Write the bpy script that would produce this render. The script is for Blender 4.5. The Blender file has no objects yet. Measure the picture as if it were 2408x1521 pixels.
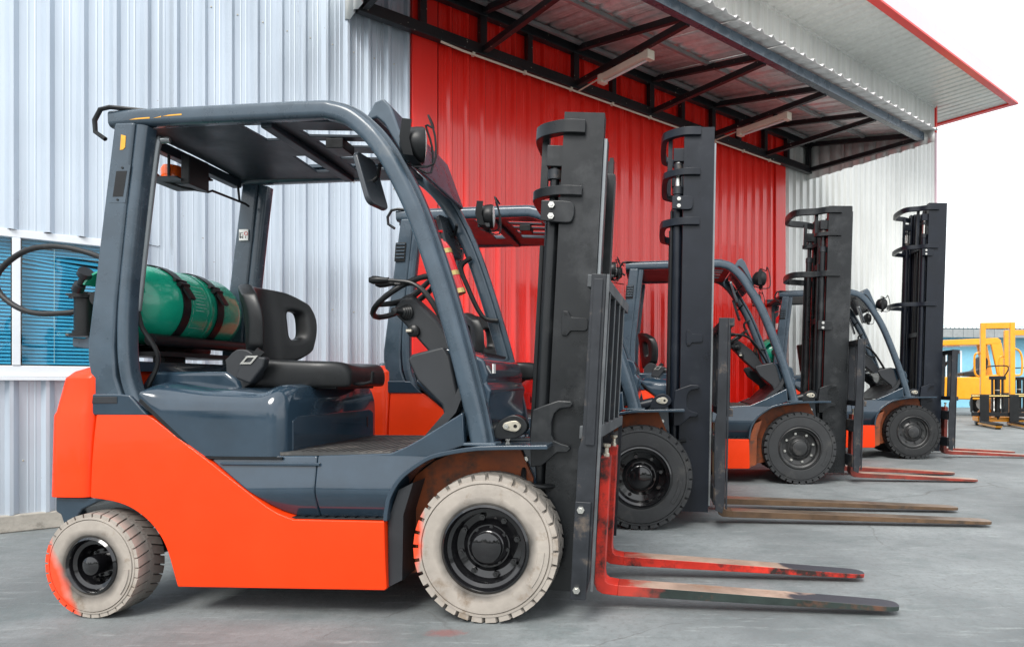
import bpy, bmesh, math, random
from mathutils import Vector, Matrix
random.seed(7)
R = math.radians
sc = bpy.context.scene
col = sc.collection

# ------------------------------------------------------------------ camera, sky, sun, exposure
CAM_H = .9497
cd = bpy.data.cameras.new('camera'); cam = bpy.data.objects.new('camera', cd); col.objects.link(cam)
cd.sensor_width = 36; cd.lens = 1595 / 2408 * 36
cd.shift_x = (1204 - 1430) / 2408; cd.shift_y = (900 - 760.5) / 2408
cd.clip_start = .05; cd.clip_end = 2000
cam.location = (0, 0, CAM_H); cam.rotation_euler = (R(90), 0, 0)
sc.camera = cam

SUN_EL, SUN_AZ = R(48), R(196)          # azimuth clockwise from +Y: behind the camera, to the left
wd = bpy.data.worlds.new('World'); sc.world = wd; wd.use_nodes = True
nt = wd.node_tree; nt.nodes.clear()
def wn(t, **k):
    n = nt.nodes.new(t)
    for a, b in k.items(): setattr(n, a, b)
    return n
out = wn('ShaderNodeOutputWorld'); bg = wn('ShaderNodeBackground'); bg.inputs['Strength'].default_value = .125
sky = wn('ShaderNodeTexSky', sky_type='NISHITA', sun_disc=False)
sky.sun_elevation = SUN_EL; sky.sun_rotation = SUN_AZ
sky.air_density = 1.0; sky.dust_density = 2.5; sky.ozone_density = 1.0
tc = wn('ShaderNodeTexCoord'); mp = wn('ShaderNodeMapping'); mp.inputs['Scale'].default_value = (1, 1, 2.6)
nz = wn('ShaderNodeTexNoise'); nz.inputs['Scale'].default_value = 2.1; nz.inputs['Detail'].default_value = 7
cr = wn('ShaderNodeValToRGB'); cr.color_ramp.elements[0].position = .36; cr.color_ramp.elements[1].position = .56
cr.color_ramp.elements[0].color = (.68, .68, .68, 1)
mx = wn('ShaderNodeMixRGB'); mx.inputs['Color2'].default_value = (11.2, 11.5, 11.8, 1)
L = nt.links.new
L(tc.outputs['Generated'], mp.inputs['Vector']); L(mp.outputs['Vector'], nz.inputs['Vector'])
L(nz.outputs['Fac'], cr.inputs['Fac']); L(cr.outputs['Color'], mx.inputs['Fac'])
L(sky.outputs['Color'], mx.inputs['Color1']); L(mx.outputs['Color'], bg.inputs['Color']); L(bg.outputs['Background'], out.inputs['Surface'])

sd = bpy.data.lights.new('sun', 'SUN'); sd.energy = 2.9; sd.angle = R(24); sd.color = (1, .97, .92)
sun = bpy.data.objects.new('sun', sd); col.objects.link(sun)
sdir = Vector((math.sin(SUN_AZ) * math.cos(SUN_EL), math.cos(SUN_AZ) * math.cos(SUN_EL), math.sin(SUN_EL)))
sun.rotation_euler = sdir.to_track_quat('Z', 'Y').to_euler(); sun.location = sdir * 30

vs = sc.view_settings
vs.view_transform = 'Standard'; vs.look = 'None'; vs.gamma = 1; vs.use_curve_mapping = False; vs.exposure = .27
sc.render.engine = 'CYCLES'; sc.cycles.use_denoising = True
sc.cycles.max_bounces = 6; sc.cycles.glossy_bounces = 3; sc.cycles.diffuse_bounces = 3

# ------------------------------------------------------------------ materials
MATS = {}
def mat(name, color, rough=.5, metal=0., coat=0., var=.12, vscale=6., bump=0., bscale=60., dirt=None, dscale=4., dpos=.6, spec=.5, stretch=None):
    if name in MATS: return MATS[name]
    m = bpy.data.materials.new(name); m.use_nodes = True; MATS[name] = m
    t = m.node_tree; b = t.nodes['Principled BSDF']; N = t.nodes.new; K = t.links.new
    b.inputs['Roughness'].default_value = rough; b.inputs['Metallic'].default_value = metal
    b.inputs['Coat Weight'].default_value = coat; b.inputs['Coat Roughness'].default_value = .06
    b.inputs['Specular IOR Level'].default_value = spec
    tcn = N('ShaderNodeTexCoord'); src = tcn.outputs['Object']
    if stretch:
        mpn = N('ShaderNodeMapping'); mpn.inputs['Scale'].default_value = stretch; K(src, mpn.inputs['Vector']); src = mpn.outputs['Vector']
    n = N('ShaderNodeTexNoise'); n.inputs['Scale'].default_value = vscale; n.inputs['Detail'].default_value = 6; n.inputs['Roughness'].default_value = .65
    K(src, n.inputs['Vector'])
    r = N('ShaderNodeMapRange'); r.inputs['From Min'].default_value = .3; r.inputs['From Max'].default_value = .7
    r.inputs['To Min'].default_value = 1 - var; r.inputs['To Max'].default_value = 1 + var
    K(n.outputs['Fac'], r.inputs['Value'])
    mu = N('ShaderNodeVectorMath'); mu.operation = 'SCALE'; mu.inputs[0].default_value = color[:3]; K(r.outputs['Result'], mu.inputs['Scale'])
    cout = mu.outputs['Vector']
    if dirt:
        n2 = N('ShaderNodeTexNoise'); n2.inputs['Scale'].default_value = dscale; n2.inputs['Detail'].default_value = 8; n2.inputs['Roughness'].default_value = .7
        K(src, n2.inputs['Vector'])
        c2 = N('ShaderNodeValToRGB'); c2.color_ramp.elements[0].position = dpos; c2.color_ramp.elements[1].position = dpos + .12
        K(n2.outputs['Fac'], c2.inputs['Fac'])
        x = N('ShaderNodeMixRGB'); x.inputs['Color2'].default_value = (*dirt, 1); K(c2.outputs['Color'], x.inputs['Fac']); K(cout, x.inputs['Color1']); cout = x.outputs['Color']
    K(cout, b.inputs['Base Color'])
    rr = N('ShaderNodeMapRange'); rr.inputs['From Min'].default_value = .3; rr.inputs['From Max'].default_value = .7
    rr.inputs['To Min'].default_value = max(.03, rough - .08); rr.inputs['To Max'].default_value = min(1, rough + .1)
    K(n.outputs['Fac'], rr.inputs['Value']); K(rr.outputs['Result'], b.inputs['Roughness'])
    if bump:
        n3 = N('ShaderNodeTexNoise'); n3.inputs['Scale'].default_value = bscale; n3.inputs['Detail'].default_value = 4
        K(tcn.outputs['Object'] if not stretch else src, n3.inputs['Vector'])
        bp = N('ShaderNodeBump'); bp.inputs['Strength'].default_value = bump; bp.inputs['Distance'].default_value = .01
        K(n3.outputs['Fac'], bp.inputs['Height']); K(bp.outputs['Normal'], b.inputs['Normal'])
        if coat: K(bp.outputs['Normal'], b.inputs['Coat Normal'])
    return m

ORANGE = mat('orange_red_paint', (.82, .044, .003), .38, coat=.14, var=.07, vscale=3, dirt=(.50, .05, .022), dscale=17, dpos=.69, spec=.22, bump=.01, bscale=6)
SLATE = mat('slate_gloss_paint', (.021, .040, .061), .14, coat=.6, var=.2, vscale=4, dirt=(.05, .066, .082), dscale=11, dpos=.66, bump=.012, bscale=5)
GUARD = mat('slate_satin_paint', (.046, .070, .094), .28, coat=.25, var=.25, vscale=5, dirt=(.10, .115, .125), dscale=5, dpos=.62, spec=.45)
ROOFU = mat('guard_roof_paint', (.020, .028, .037), .42, var=.2, vscale=5, spec=.35)
MASTM = mat('mast_black_steel', (.0085, .010, .0115), .30, coat=.05, var=.35, vscale=4, dirt=(.034, .036, .038), dscale=1.5, dpos=.50, spec=.38)
MASTB = mat('mast_blue_black', (.006, .009, .0155), .34, var=.3, vscale=4, dirt=(.016, .02, .026), dscale=3, dpos=.58, spec=.38)
CARR = mat('worn_carriage_steel', (.018, .021, .026), .42, metal=.15, var=.4, vscale=7, dirt=(.12, .095, .075), dscale=7, dpos=.56)
BLACK = mat('black_plastic', (.008, .009, .010), .38, var=.2, vscale=12, spec=.35)
VINYL = mat('black_seat_vinyl', (.010, .011, .012), .40, var=.25, vscale=8, bump=.06, bscale=240)
DARKPL = mat('dark_grey_plastic', (.016, .0185, .022), .5, var=.18, vscale=7, bump=.05, bscale=200)
RUBBER = mat('grey_dusty_rubber', (.024, .026, .028), .7, var=.3, vscale=9, dirt=(.045, .045, .044), dscale=6, dpos=.56, bump=.15, bscale=60)
RUBBERN = mat('black_rubber', (.010, .011, .012), .55, var=.25, vscale=9, dirt=(.045, .045, .045), dscale=8, dpos=.58, bump=.12, bscale=60)
RIMBLK = mat('gloss_black_rim', (.006, .006, .007), .12, coat=.6, var=.2)
RIMGRY = mat('matt_black_rim', (.022, .023, .024), .4, var=.3, dirt=(.06, .058, .055), dscale=14, dpos=.55)
CHROME = mat('bright_steel', (.62, .61, .57), .25, metal=1., var=.1)
ZINC = mat('zinc_plate', (.55, .51, .42), .35, metal=.8, var=.15, dirt=(.3, .22, .12), dscale=20, dpos=.62)
BARST = mat('scuffed_bar_steel', (.085, .092, .098), .45, metal=.25, var=.35, vscale=9, dirt=(.20, .15, .11), dscale=9, dpos=.6)
STEELG = mat('grey_strip', (.23, .25, .26), .35, metal=.5, var=.1)
CHASSIS = mat('rust_orange_chassis', (.22, .05, .010), .6, var=.4, vscale=6, dirt=(.05, .03, .02), dscale=4, dpos=.5)
DARK = mat('dark_chassis', (.012, .013, .014), .6, var=.3)
GREEN = mat('green_gas_paint', (.008, .31, .19), .24, coat=.4, var=.12, vscale=5, dirt=(.05, .11, .085), dscale=9, dpos=.68)
REDP = mat('extinguisher_red', (.62, .016, .02), .25, coat=.4, var=.08)
GOLD = mat('gold_band', (.55, .42, .16), .3, metal=.7, var=.1)
WHITEP = mat('white_label', (.78, .78, .76), .5, var=.04)
YELST = mat('amber_sticker', (.75, .36, .03), .5, var=.15, vscale=20)
AMBER = mat('orange_beacon', (.95, .13, .01), .15, coat=.5, var=.05)
LENS = mat('lamp_lens', (.75, .77, .75), .15, coat=.6, var=.1, vscale=40)
MIRG = mat('mirror_back', (.035, .042, .05), .3, coat=.3, var=.1)
REDF = mat('fork_red', (.50, .022, .010), .42, var=.3, vscale=8, dirt=(.022, .014, .012), dscale=6, dpos=.46)
GRNF = mat('fork_dark_green', (.022, .034, .030), .45, var=.4, vscale=6, dirt=(.11, .05, .03), dscale=7, dpos=.55)
FORKT = mat('fork_bare_top', (.42, .30, .235), .5, metal=.25, var=.3, vscale=5, dirt=(.055, .052, .06), dscale=2.2, dpos=.57)
def tip_mat():
    m = mat('fork_bare_top_dark_tip', (.42, .30, .235), .5, metal=.25, var=.3, vscale=5, dirt=(.30, .17, .11), dscale=7, dpos=.55)
    t = m.node_tree; b = t.nodes['Principled BSDF']; N = t.nodes.new; K = t.links.new
    base = b.inputs['Base Color'].links[0].from_socket
    tcn = N('ShaderNodeTexCoord'); sx = N('ShaderNodeSeparateXYZ'); K(tcn.outputs['Object'], sx.inputs[0])
    nz = N('ShaderNodeTexNoise'); nz.inputs['Scale'].default_value = 7; nz.inputs['Detail'].default_value = 6; K(tcn.outputs['Object'], nz.inputs['Vector'])
    ad = N('ShaderNodeMath'); ad.operation = 'MULTIPLY_ADD'; ad.inputs[1].default_value = .55; K(nz.outputs['Fac'], ad.inputs[0]); K(sx.outputs['X'], ad.inputs[2])
    mr = N('ShaderNodeMapRange'); mr.inputs['From Min'].default_value = 1.52; mr.inputs['From Max'].default_value = 1.58; K(ad.outputs[0], mr.inputs['Value'])
    x = N('ShaderNodeMixRGB'); x.inputs['Color2'].default_value = (.05, .05, .062, 1); K(mr.outputs[0], x.inputs['Fac']); K(base, x.inputs['Color1']); K(x.outputs[0], b.inputs['Base Color'])
    return m
FORKTIP = tip_mat()
def heel_paint(m, x0):
    t = m.node_tree; b = t.nodes['Principled BSDF']; N = t.nodes.new; K = t.links.new
    base = b.inputs['Base Color'].links[0].from_socket
    tcn = N('ShaderNodeTexCoord'); sx = N('ShaderNodeSeparateXYZ'); K(tcn.outputs['Object'], sx.inputs[0])
    nz = N('ShaderNodeTexNoise'); nz.inputs['Scale'].default_value = 11; nz.inputs['Detail'].default_value = 7; nz.inputs['Roughness'].default_value = .7; K(tcn.outputs['Object'], nz.inputs['Vector'])
    ad = N('ShaderNodeMath'); ad.operation = 'MULTIPLY_ADD'; ad.inputs[1].default_value = .35; K(nz.outputs['Fac'], ad.inputs[0]); K(sx.outputs['X'], ad.inputs[2])
    mr = N('ShaderNodeMapRange'); mr.inputs['From Min'].default_value = x0; mr.inputs['From Max'].default_value = x0 + .12; mr.inputs['To Min'].default_value = 1; mr.inputs['To Max'].default_value = 0; K(ad.outputs[0], mr.inputs['Value'])
    x = N('ShaderNodeMixRGB'); x.inputs['Color2'].default_value = (.42, .035, .02, 1); K(mr.outputs[0], x.inputs['Fac']); K(base, x.inputs['Color1']); K(x.outputs[0], b.inputs['Base Color'])
heel_paint(FORKTIP, .70); heel_paint(GRNF, .76)
RUSTF = mat('fork_rust', (.10, .058, .03), .55, metal=.15, var=.4, vscale=6, dirt=(.05, .035, .025), dscale=5, dpos=.52)
RUSTT = mat('fork_rust_top', (.20, .148, .108), .36, metal=.4, var=.35, vscale=4, dirt=(.11, .065, .035), dscale=5, dpos=.55)
YELLOW = mat('yellow_paint', (.86, .36, .008), .35, coat=.25, var=.08, dirt=(.62, .24, .01), dscale=5, dpos=.62)
YELLOWD = mat('amber_paint', (.78, .30, .01), .4, coat=.2, var=.08)
MAT_FLOOR = mat('ribbed_floor_mat', (.05, .05, .049), .65, var=.3, vscale=9, dirt=(.13, .12, .11), dscale=6, dpos=.5)

# white-ish tyre with overspray
def white_tyre(name, spray):
    m = mat(name, (.335, .30, .262), .62, var=.16, vscale=7, dirt=(.20, .15, .105), dscale=5, dpos=.55, bump=.15, bscale=45)
    t = m.node_tree; b = t.nodes['Principled BSDF']; N = t.nodes.new; K = t.links.new
    base = b.inputs['Base Color'].links[0].from_socket
    tcn = N('ShaderNodeTexCoord'); sx = N('ShaderNodeSeparateXYZ'); K(tcn.outputs['Object'], sx.inputs[0])
    # dark ring next to the rim (black rim overspray)
    ln = N('ShaderNodeVectorMath'); ln.operation = 'LENGTH'
    cb = N('ShaderNodeCombineXYZ'); K(sx.outputs['X'], cb.inputs['X']); K(sx.outputs['Z'], cb.inputs['Y']); K(cb.outputs[0], ln.inputs[0])
    nz = N('ShaderNodeTexNoise'); nz.inputs['Scale'].default_value = 9; K(tcn.outputs['Object'], nz.inputs['Vector'])
    ad = N('ShaderNodeMath'); ad.operation = 'MULTIPLY_ADD'; ad.inputs[1].default_value = -.05; K(nz.outputs['Fac'], ad.inputs[0]); K(ln.outputs['Value'], ad.inputs[2])
    mr = N('ShaderNodeMapRange'); mr.inputs['From Min'].default_value = spray[3]; mr.inputs['From Max'].default_value = spray[3] + .035
    mr.inputs['To Min'].default_value = .85; mr.inputs['To Max'].default_value = 0; K(ad.outputs[0], mr.inputs['Value'])
    x1 = N('ShaderNodeMixRGB'); x1.inputs['Color2'].default_value = (.035, .033, .03, 1); K(mr.outputs[0], x1.inputs['Fac']); K(base, x1.inputs['Color1'])
    # orange overspray on one side
    dt = N('ShaderNodeVectorMath'); dt.operation = 'DOT_PRODUCT'; dt.inputs[1].default_value = (spray[0], 0, spray[1]); K(tcn.outputs['Object'], dt.inputs[0])
    a2 = N('ShaderNodeMath'); a2.operation = 'MULTIPLY_ADD'; a2.inputs[1].default_value = .07; K(nz.outputs['Fac'], a2.inputs[0]); K(dt.outputs['Value'], a2.inputs[2])
    m2 = N('ShaderNodeMapRange'); m2.inputs['From Min'].default_value = spray[2]; m2.inputs['From Max'].default_value = spray[2] + .035; K(a2.outputs[0], m2.inputs['Value'])
    x2 = N('ShaderNodeMixRGB'); x2.inputs['Color2'].default_value = (.80, .06, .012, 1); K(m2.outputs[0], x2.inputs['Fac']); K(x1.outputs['Color'], x2.inputs['Color1'])
    # rubber behind the painted face stays grey
    m3 = N('ShaderNodeMapRange'); m3.inputs['From Min'].default_value = .012; m3.inputs['From Max'].default_value = .05; K(sx.outputs['Y'], m3.inputs['Value'])
    x3 = N('ShaderNodeMixRGB'); x3.inputs['Color2'].default_value = (.16, .15, .135, 1); K(m3.outputs[0], x3.inputs['Fac']); K(x2.outputs['Color'], x3.inputs['Color1'])
    K(x3.outputs['Color'], b.inputs['Base Color'])
    return m
TYREF = white_tyre('painted_tyre_front', (-1, .10, .285, .150))
TYRER = white_tyre('painted_tyre_rear', (-.93, -.37, .155, .095))

def sheet_mat(name, color, rough, metal, streak, coat=0., sp=.0, spots=None):
    m = bpy.data.materials.new(name); m.use_nodes = True
    t = m.node_tree; b = t.nodes['Principled BSDF']; N = t.nodes.new; K = t.links.new
    b.inputs['Metallic'].default_value = metal; b.inputs['Coat Weight'].default_value = coat; b.inputs['Coat Roughness'].default_value = .1
    g = N('ShaderNodeNewGeometry'); mpn = N('ShaderNodeMapping'); mpn.inputs['Scale'].default_value = (9, 9, .35); K(g.outputs['Position'], mpn.inputs['Vector'])
    n = N('ShaderNodeTexNoise'); n.inputs['Scale'].default_value = 1.6; n.inputs['Detail'].default_value = 6; K(mpn.outputs[0], n.inputs['Vector'])
    n2 = N('ShaderNodeTexNoise'); n2.inputs['Scale'].default_value = .9; n2.inputs['Detail'].default_value = 5; K(g.outputs['Position'], n2.inputs['Vector'])
    ad = N('ShaderNodeMath'); ad.operation = 'ADD'; K(n.outputs['Fac'], ad.inputs[0]); K(n2.outputs['Fac'], ad.inputs[1])
    r = N('ShaderNodeMapRange'); r.inputs['From Min'].default_value = .7; r.inputs['From Max'].default_value = 1.3
    r.inputs['To Min'].default_value = 1 - streak; r.inputs['To Max'].default_value = 1 + streak; K(ad.outputs[0], r.inputs['Value'])
    mu = N('ShaderNodeVectorMath'); mu.operation = 'SCALE'; mu.inputs[0].default_value = color; K(r.outputs[0], mu.inputs['Scale'])
    cout = mu.outputs['Vector']
    if spots:
        v = N('ShaderNodeTexNoise'); v.inputs['Scale'].default_value = 38; v.inputs['Detail'].default_value = 2; K(g.outputs['Position'], v.inputs['Vector'])
        c = N('ShaderNodeValToRGB'); c.color_ramp.elements[0].position = spots[3]; c.color_ramp.elements[1].position = spots[3] + .03; K(v.outputs['Fac'], c.inputs['Fac'])
        x = N('ShaderNodeMixRGB'); x.inputs['Color2'].default_value = (*spots[:3], 1); K(c.outputs['Color'], x.inputs['Fac']); K(cout, x.inputs['Color1']); cout = x.outputs['Color']
    K(cout, b.inputs['Base Color'])
    rr = N('ShaderNodeMapRange'); rr.inputs['To Min'].default_value = max(.05, rough - .1); rr.inputs['To Max'].default_value = rough + .12; K(n.outputs['Fac'], rr.inputs['Value']); K(rr.outputs[0], b.inputs['Roughness'])
    bp = N('ShaderNodeBump'); bp.inputs['Strength'].default_value = .25; bp.inputs['Distance'].default_value = .02
    n4 = N('ShaderNodeTexNoise'); n4.inputs['Scale'].default_value = 1.7; n4.inputs['Detail'].default_value = 2; K(g.outputs['Position'], n4.inputs['Vector'])
    K(n4.outputs['Fac'], bp.inputs['Height']); K(bp.outputs[0], b.inputs['Normal'])
    return m
WALLM = sheet_mat('zinc_wall_sheet', (.54, .605, .675), .30, .4, .13, spots=(.22, .15, .10, .775))
WHITEW = sheet_mat('cream_wall_sheet', (.67, .68, .655), .34, .2, .12, spots=(.3, .24, .17, .78))
REDW = sheet_mat('red_door_sheet', (.84, .020, .011), .24, 0, .08, coat=.45)
REDT = sheet_mat('red_trim', (.80, .02, .012), .32, 0, .06, coat=.15)
PINKT = sheet_mat('pink_sheen_trim', (.80, .60, .65), .35, 0, .04)  # red trim with its bright sheen painted in as pale pink
ROOFM = sheet_mat('canopy_sheet', (.74, .72, .70), .42, .3, .2)
BEAM = sheet_mat('black_canopy_steel', (.012, .013, .015), .38, 0, .2, spots=(.55, .53, .42, .72))
PURL = mat('galvanised_purlin', (.34, .36, .36), .4, metal=.5, var=.15)
FRAME = mat('white_window_frame', (.72, .76, .80), .4, var=.04)
CONC = mat('plinth_concrete', (.36, .34, .30), .85, var=.25, vscale=5, dirt=(.14, .13, .11), dscale=4, dpos=.55, bump=.3, bscale=30)
BLIND = mat('blue_blind', (.085, .43, .70), .4, var=.10)
INSIDE = mat('dim_office', (.06, .16, .22), .8)
FIXT = mat('cream_lamp_housing', (.72, .62, .50), .45, var=.06)
BLUEW = mat('pale_blue_wall', (.22, .50, .64), .6, var=.08)
GLASS = bpy.data.materials.new('window_glass'); GLASS.use_nodes = True
_t = GLASS.node_tree; _t.nodes.clear()
_o = _t.nodes.new('ShaderNodeOutputMaterial'); _m = _t.nodes.new('ShaderNodeMixShader'); _tr = _t.nodes.new('ShaderNodeBsdfTransparent'); _g = _t.nodes.new('ShaderNodeBsdfGlossy'); _f = _t.nodes.new('ShaderNodeMapRange'); _l = _t.nodes.new('ShaderNodeLayerWeight'); _p = _t.nodes.new('ShaderNodeMath'); _p.operation = 'POWER'; _p.inputs[1].default_value = 4; _l.inputs['Blend'].default_value = .5; _t.links.new(_l.outputs['Facing'], _p.inputs[0]); _t.links.new(_p.outputs[0], _f.inputs[0]); _f.inputs['To Min'].default_value = .035; _f.inputs['To Max'].default_value = .75
_tr.inputs[0].default_value = (.82, .93, .93, 1); _g.inputs['Roughness'].default_value = .03
_t.links.new(_f.outputs[0], _m.inputs[0]); _t.links.new(_tr.outputs[0], _m.inputs[1]); _t.links.new(_g.outputs[0], _m.inputs[2]); _t.links.new(_m.outputs[0], _o.inputs[0])

def ground_mat():
    m = bpy.data.materials.new('worn_concrete_yard'); m.use_nodes = True
    t = m.node_tree; b = t.nodes['Principled BSDF']; N = t.nodes.new; K = t.links.new
    g = N('ShaderNodeNewGeometry'); P = g.outputs['Position']
    def noise(s, d, rough=.6, sc3=None):
        n = N('ShaderNodeTexNoise'); n.inputs['Scale'].default_value = s; n.inputs['Detail'].default_value = d; n.inputs['Roughness'].default_value = rough
        if sc3:
            q = N('ShaderNodeMapping'); q.inputs['Scale'].default_value = sc3; q.inputs['Rotation'].default_value = (0, 0, R(20)); K(P, q.inputs[0]); K(q.outputs[0], n.inputs['Vector'])
        else: K(P, n.inputs['Vector'])
        return n.outputs['Fac']
    def ramp(f, p0, p1, c0, c1):
        r = N('ShaderNodeValToRGB'); r.color_ramp.elements[0].position = p0; r.color_ramp.elements[1].position = p1
        r.color_ramp.elements[0].color = (*c0, 1); r.color_ramp.elements[1].color = (*c1, 1); K(f, r.inputs[0]); return r.outputs[0]
    def mixc(fac, a, c, mode='MIX'):
        x = N('ShaderNodeMixRGB'); x.blend_type = mode
        if isinstance(fac, float): x.inputs[0].default_value = fac
        else: K(fac, x.inputs[0])
        for s, v in ((1, a), (2, c)):
            if isinstance(v, tuple): x.inputs[s].default_value = (*v, 1)
            else: K(v, x.inputs[s])
        return x.outputs[0]
    c = ramp(noise(.7, 8, .65), .32, .7, (.105, .118, .122), (.27, .294, .298))
    c = mixc(ramp(noise(2.6, 9, .75), .50, .68, (0, 0, 0), (.75, .75, .75)), c, (.105, .13, .131))
    c = mixc(ramp(noise(9, 6, .7, (.35, 2.2, 1)), .56, .70, (0, 0, 0), (.6, .6, .6)), c, (.34, .375, .37))
    c = mixc(ramp(noise(30, 8, .85), .50, .62, (0, 0, 0), (.75, .75, .75)), c, (.14, .145, .145))
    c = mixc(ramp(noise(70, 6, .8), .60, .72, (0, 0, 0), (.5, .5, .5)), c, (.40, .41, .40))
    # hairline cracks
    w = N('ShaderNodeVectorMath'); w.operation = 'MULTIPLY_ADD'
    nv = N('ShaderNodeTexNoise'); nv.inputs['Scale'].default_value = 2.2; nv.inputs['Detail'].default_value = 5; K(P, nv.inputs['Vector'])
    K(nv.outputs['Color'], w.inputs[0]); w.inputs[1].default_value = (.35, .35, 0); K(P, w.inputs[2])
    v = N('ShaderNodeTexVoronoi'); v.feature = 'DISTANCE_TO_EDGE'; v.inputs['Scale'].default_value = .42; K(w.outputs[0], v.inputs['Vector'])
    crack = ramp(v.outputs['Distance'], .0, .0035, (.75, .75, .75), (0, 0, 0))
    gate = ramp(noise(.5, 3), .44, .58, (0, 0, 0), (1, 1, 1))
    c = mixc(mixc(1.0, crack, gate, 'MULTIPLY'), c, (.085, .085, .08))
    for (p0, ang, wdt) in (((1.6, 3.05), 112, .004), ((2.2, 3.4), 22, .0035), ((-1.2, 2.3), 58, .003)):
        q = N('ShaderNodeVectorMath'); q.operation = 'SUBTRACT'; K(w.outputs[0], q.inputs[0]); q.inputs[1].default_value = (p0[0] + .17, p0[1] + .17, 0)
        dd = N('ShaderNodeVectorMath'); dd.operation = 'DOT_PRODUCT'; dd.inputs[1].default_value = (-math.sin(R(ang)), math.cos(R(ang)), 0); K(q.outputs[0], dd.inputs[0])
        ab = N('ShaderNodeMath'); ab.operation = 'ABSOLUTE'; K(dd.outputs['Value'], ab.inputs[0])
        c = mixc(mixc(1.0, ramp(ab.outputs[0], .0, wdt, (.7, .7, .7), (0, 0, 0)), ramp(noise(3.1, 4), .42, .55, (0, 0, 0), (1, 1, 1)), 'MULTIPLY'), c, (.09, .092, .09))
    c = mixc(ramp(noise(2.2, 7, .8, (.5, 5.5, 1)), .60, .68, (0, 0, 0), (.5, .5, .5)), c, (.085, .09, .09))
    # oily dark stains
    c = mixc(ramp(noise(1.4, 5, .55), .66, .76, (0, 0, 0), (.6, .6, .6)), c, (.075, .08, .081))
    # old red paint spill beside the front wheel
    d = N('ShaderNodeVectorMath'); d.operation = 'DISTANCE'; d.inputs[1].default_value = (-.63, 2.60, 0)
    q = N('ShaderNodeMapping'); q.inputs['Scale'].default_value = (1, 2.1, 1); K(P, q.inputs[0]); d.inputs[1].default_value = (-.62, 2.58 * 2.1, 0); K(q.outputs[0], d.inputs[0])
    spl = N('ShaderNodeMath'); spl.operation = 'MULTIPLY_ADD'; spl.inputs[1].default_value = .16; K(noise(30, 4, .7), spl.inputs[0]); K(d.outputs['Value'], spl.inputs[2])
    c = mixc(ramp(spl.outputs[0], .12, .17, (.45, .45, .45), (0, 0, 0)), c, (.27, .05, .04))
    K(c, b.inputs['Base Color'])
    rr = N('ShaderNodeMapRange'); rr.inputs['To Min'].default_value = .5; rr.inputs['To Max'].default_value = .85; K(noise(1.8, 6), rr.inputs[0]); K(rr.outputs[0], b.inputs['Roughness'])
    bp = N('ShaderNodeBump'); bp.inputs['Strength'].default_value = .35; bp.inputs['Distance'].default_value = .012
    K(noise(45, 7, .7), bp.inputs['Height']); K(bp.outputs[0], b.inputs['Normal'])
    return m
GROUND = ground_mat()

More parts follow.
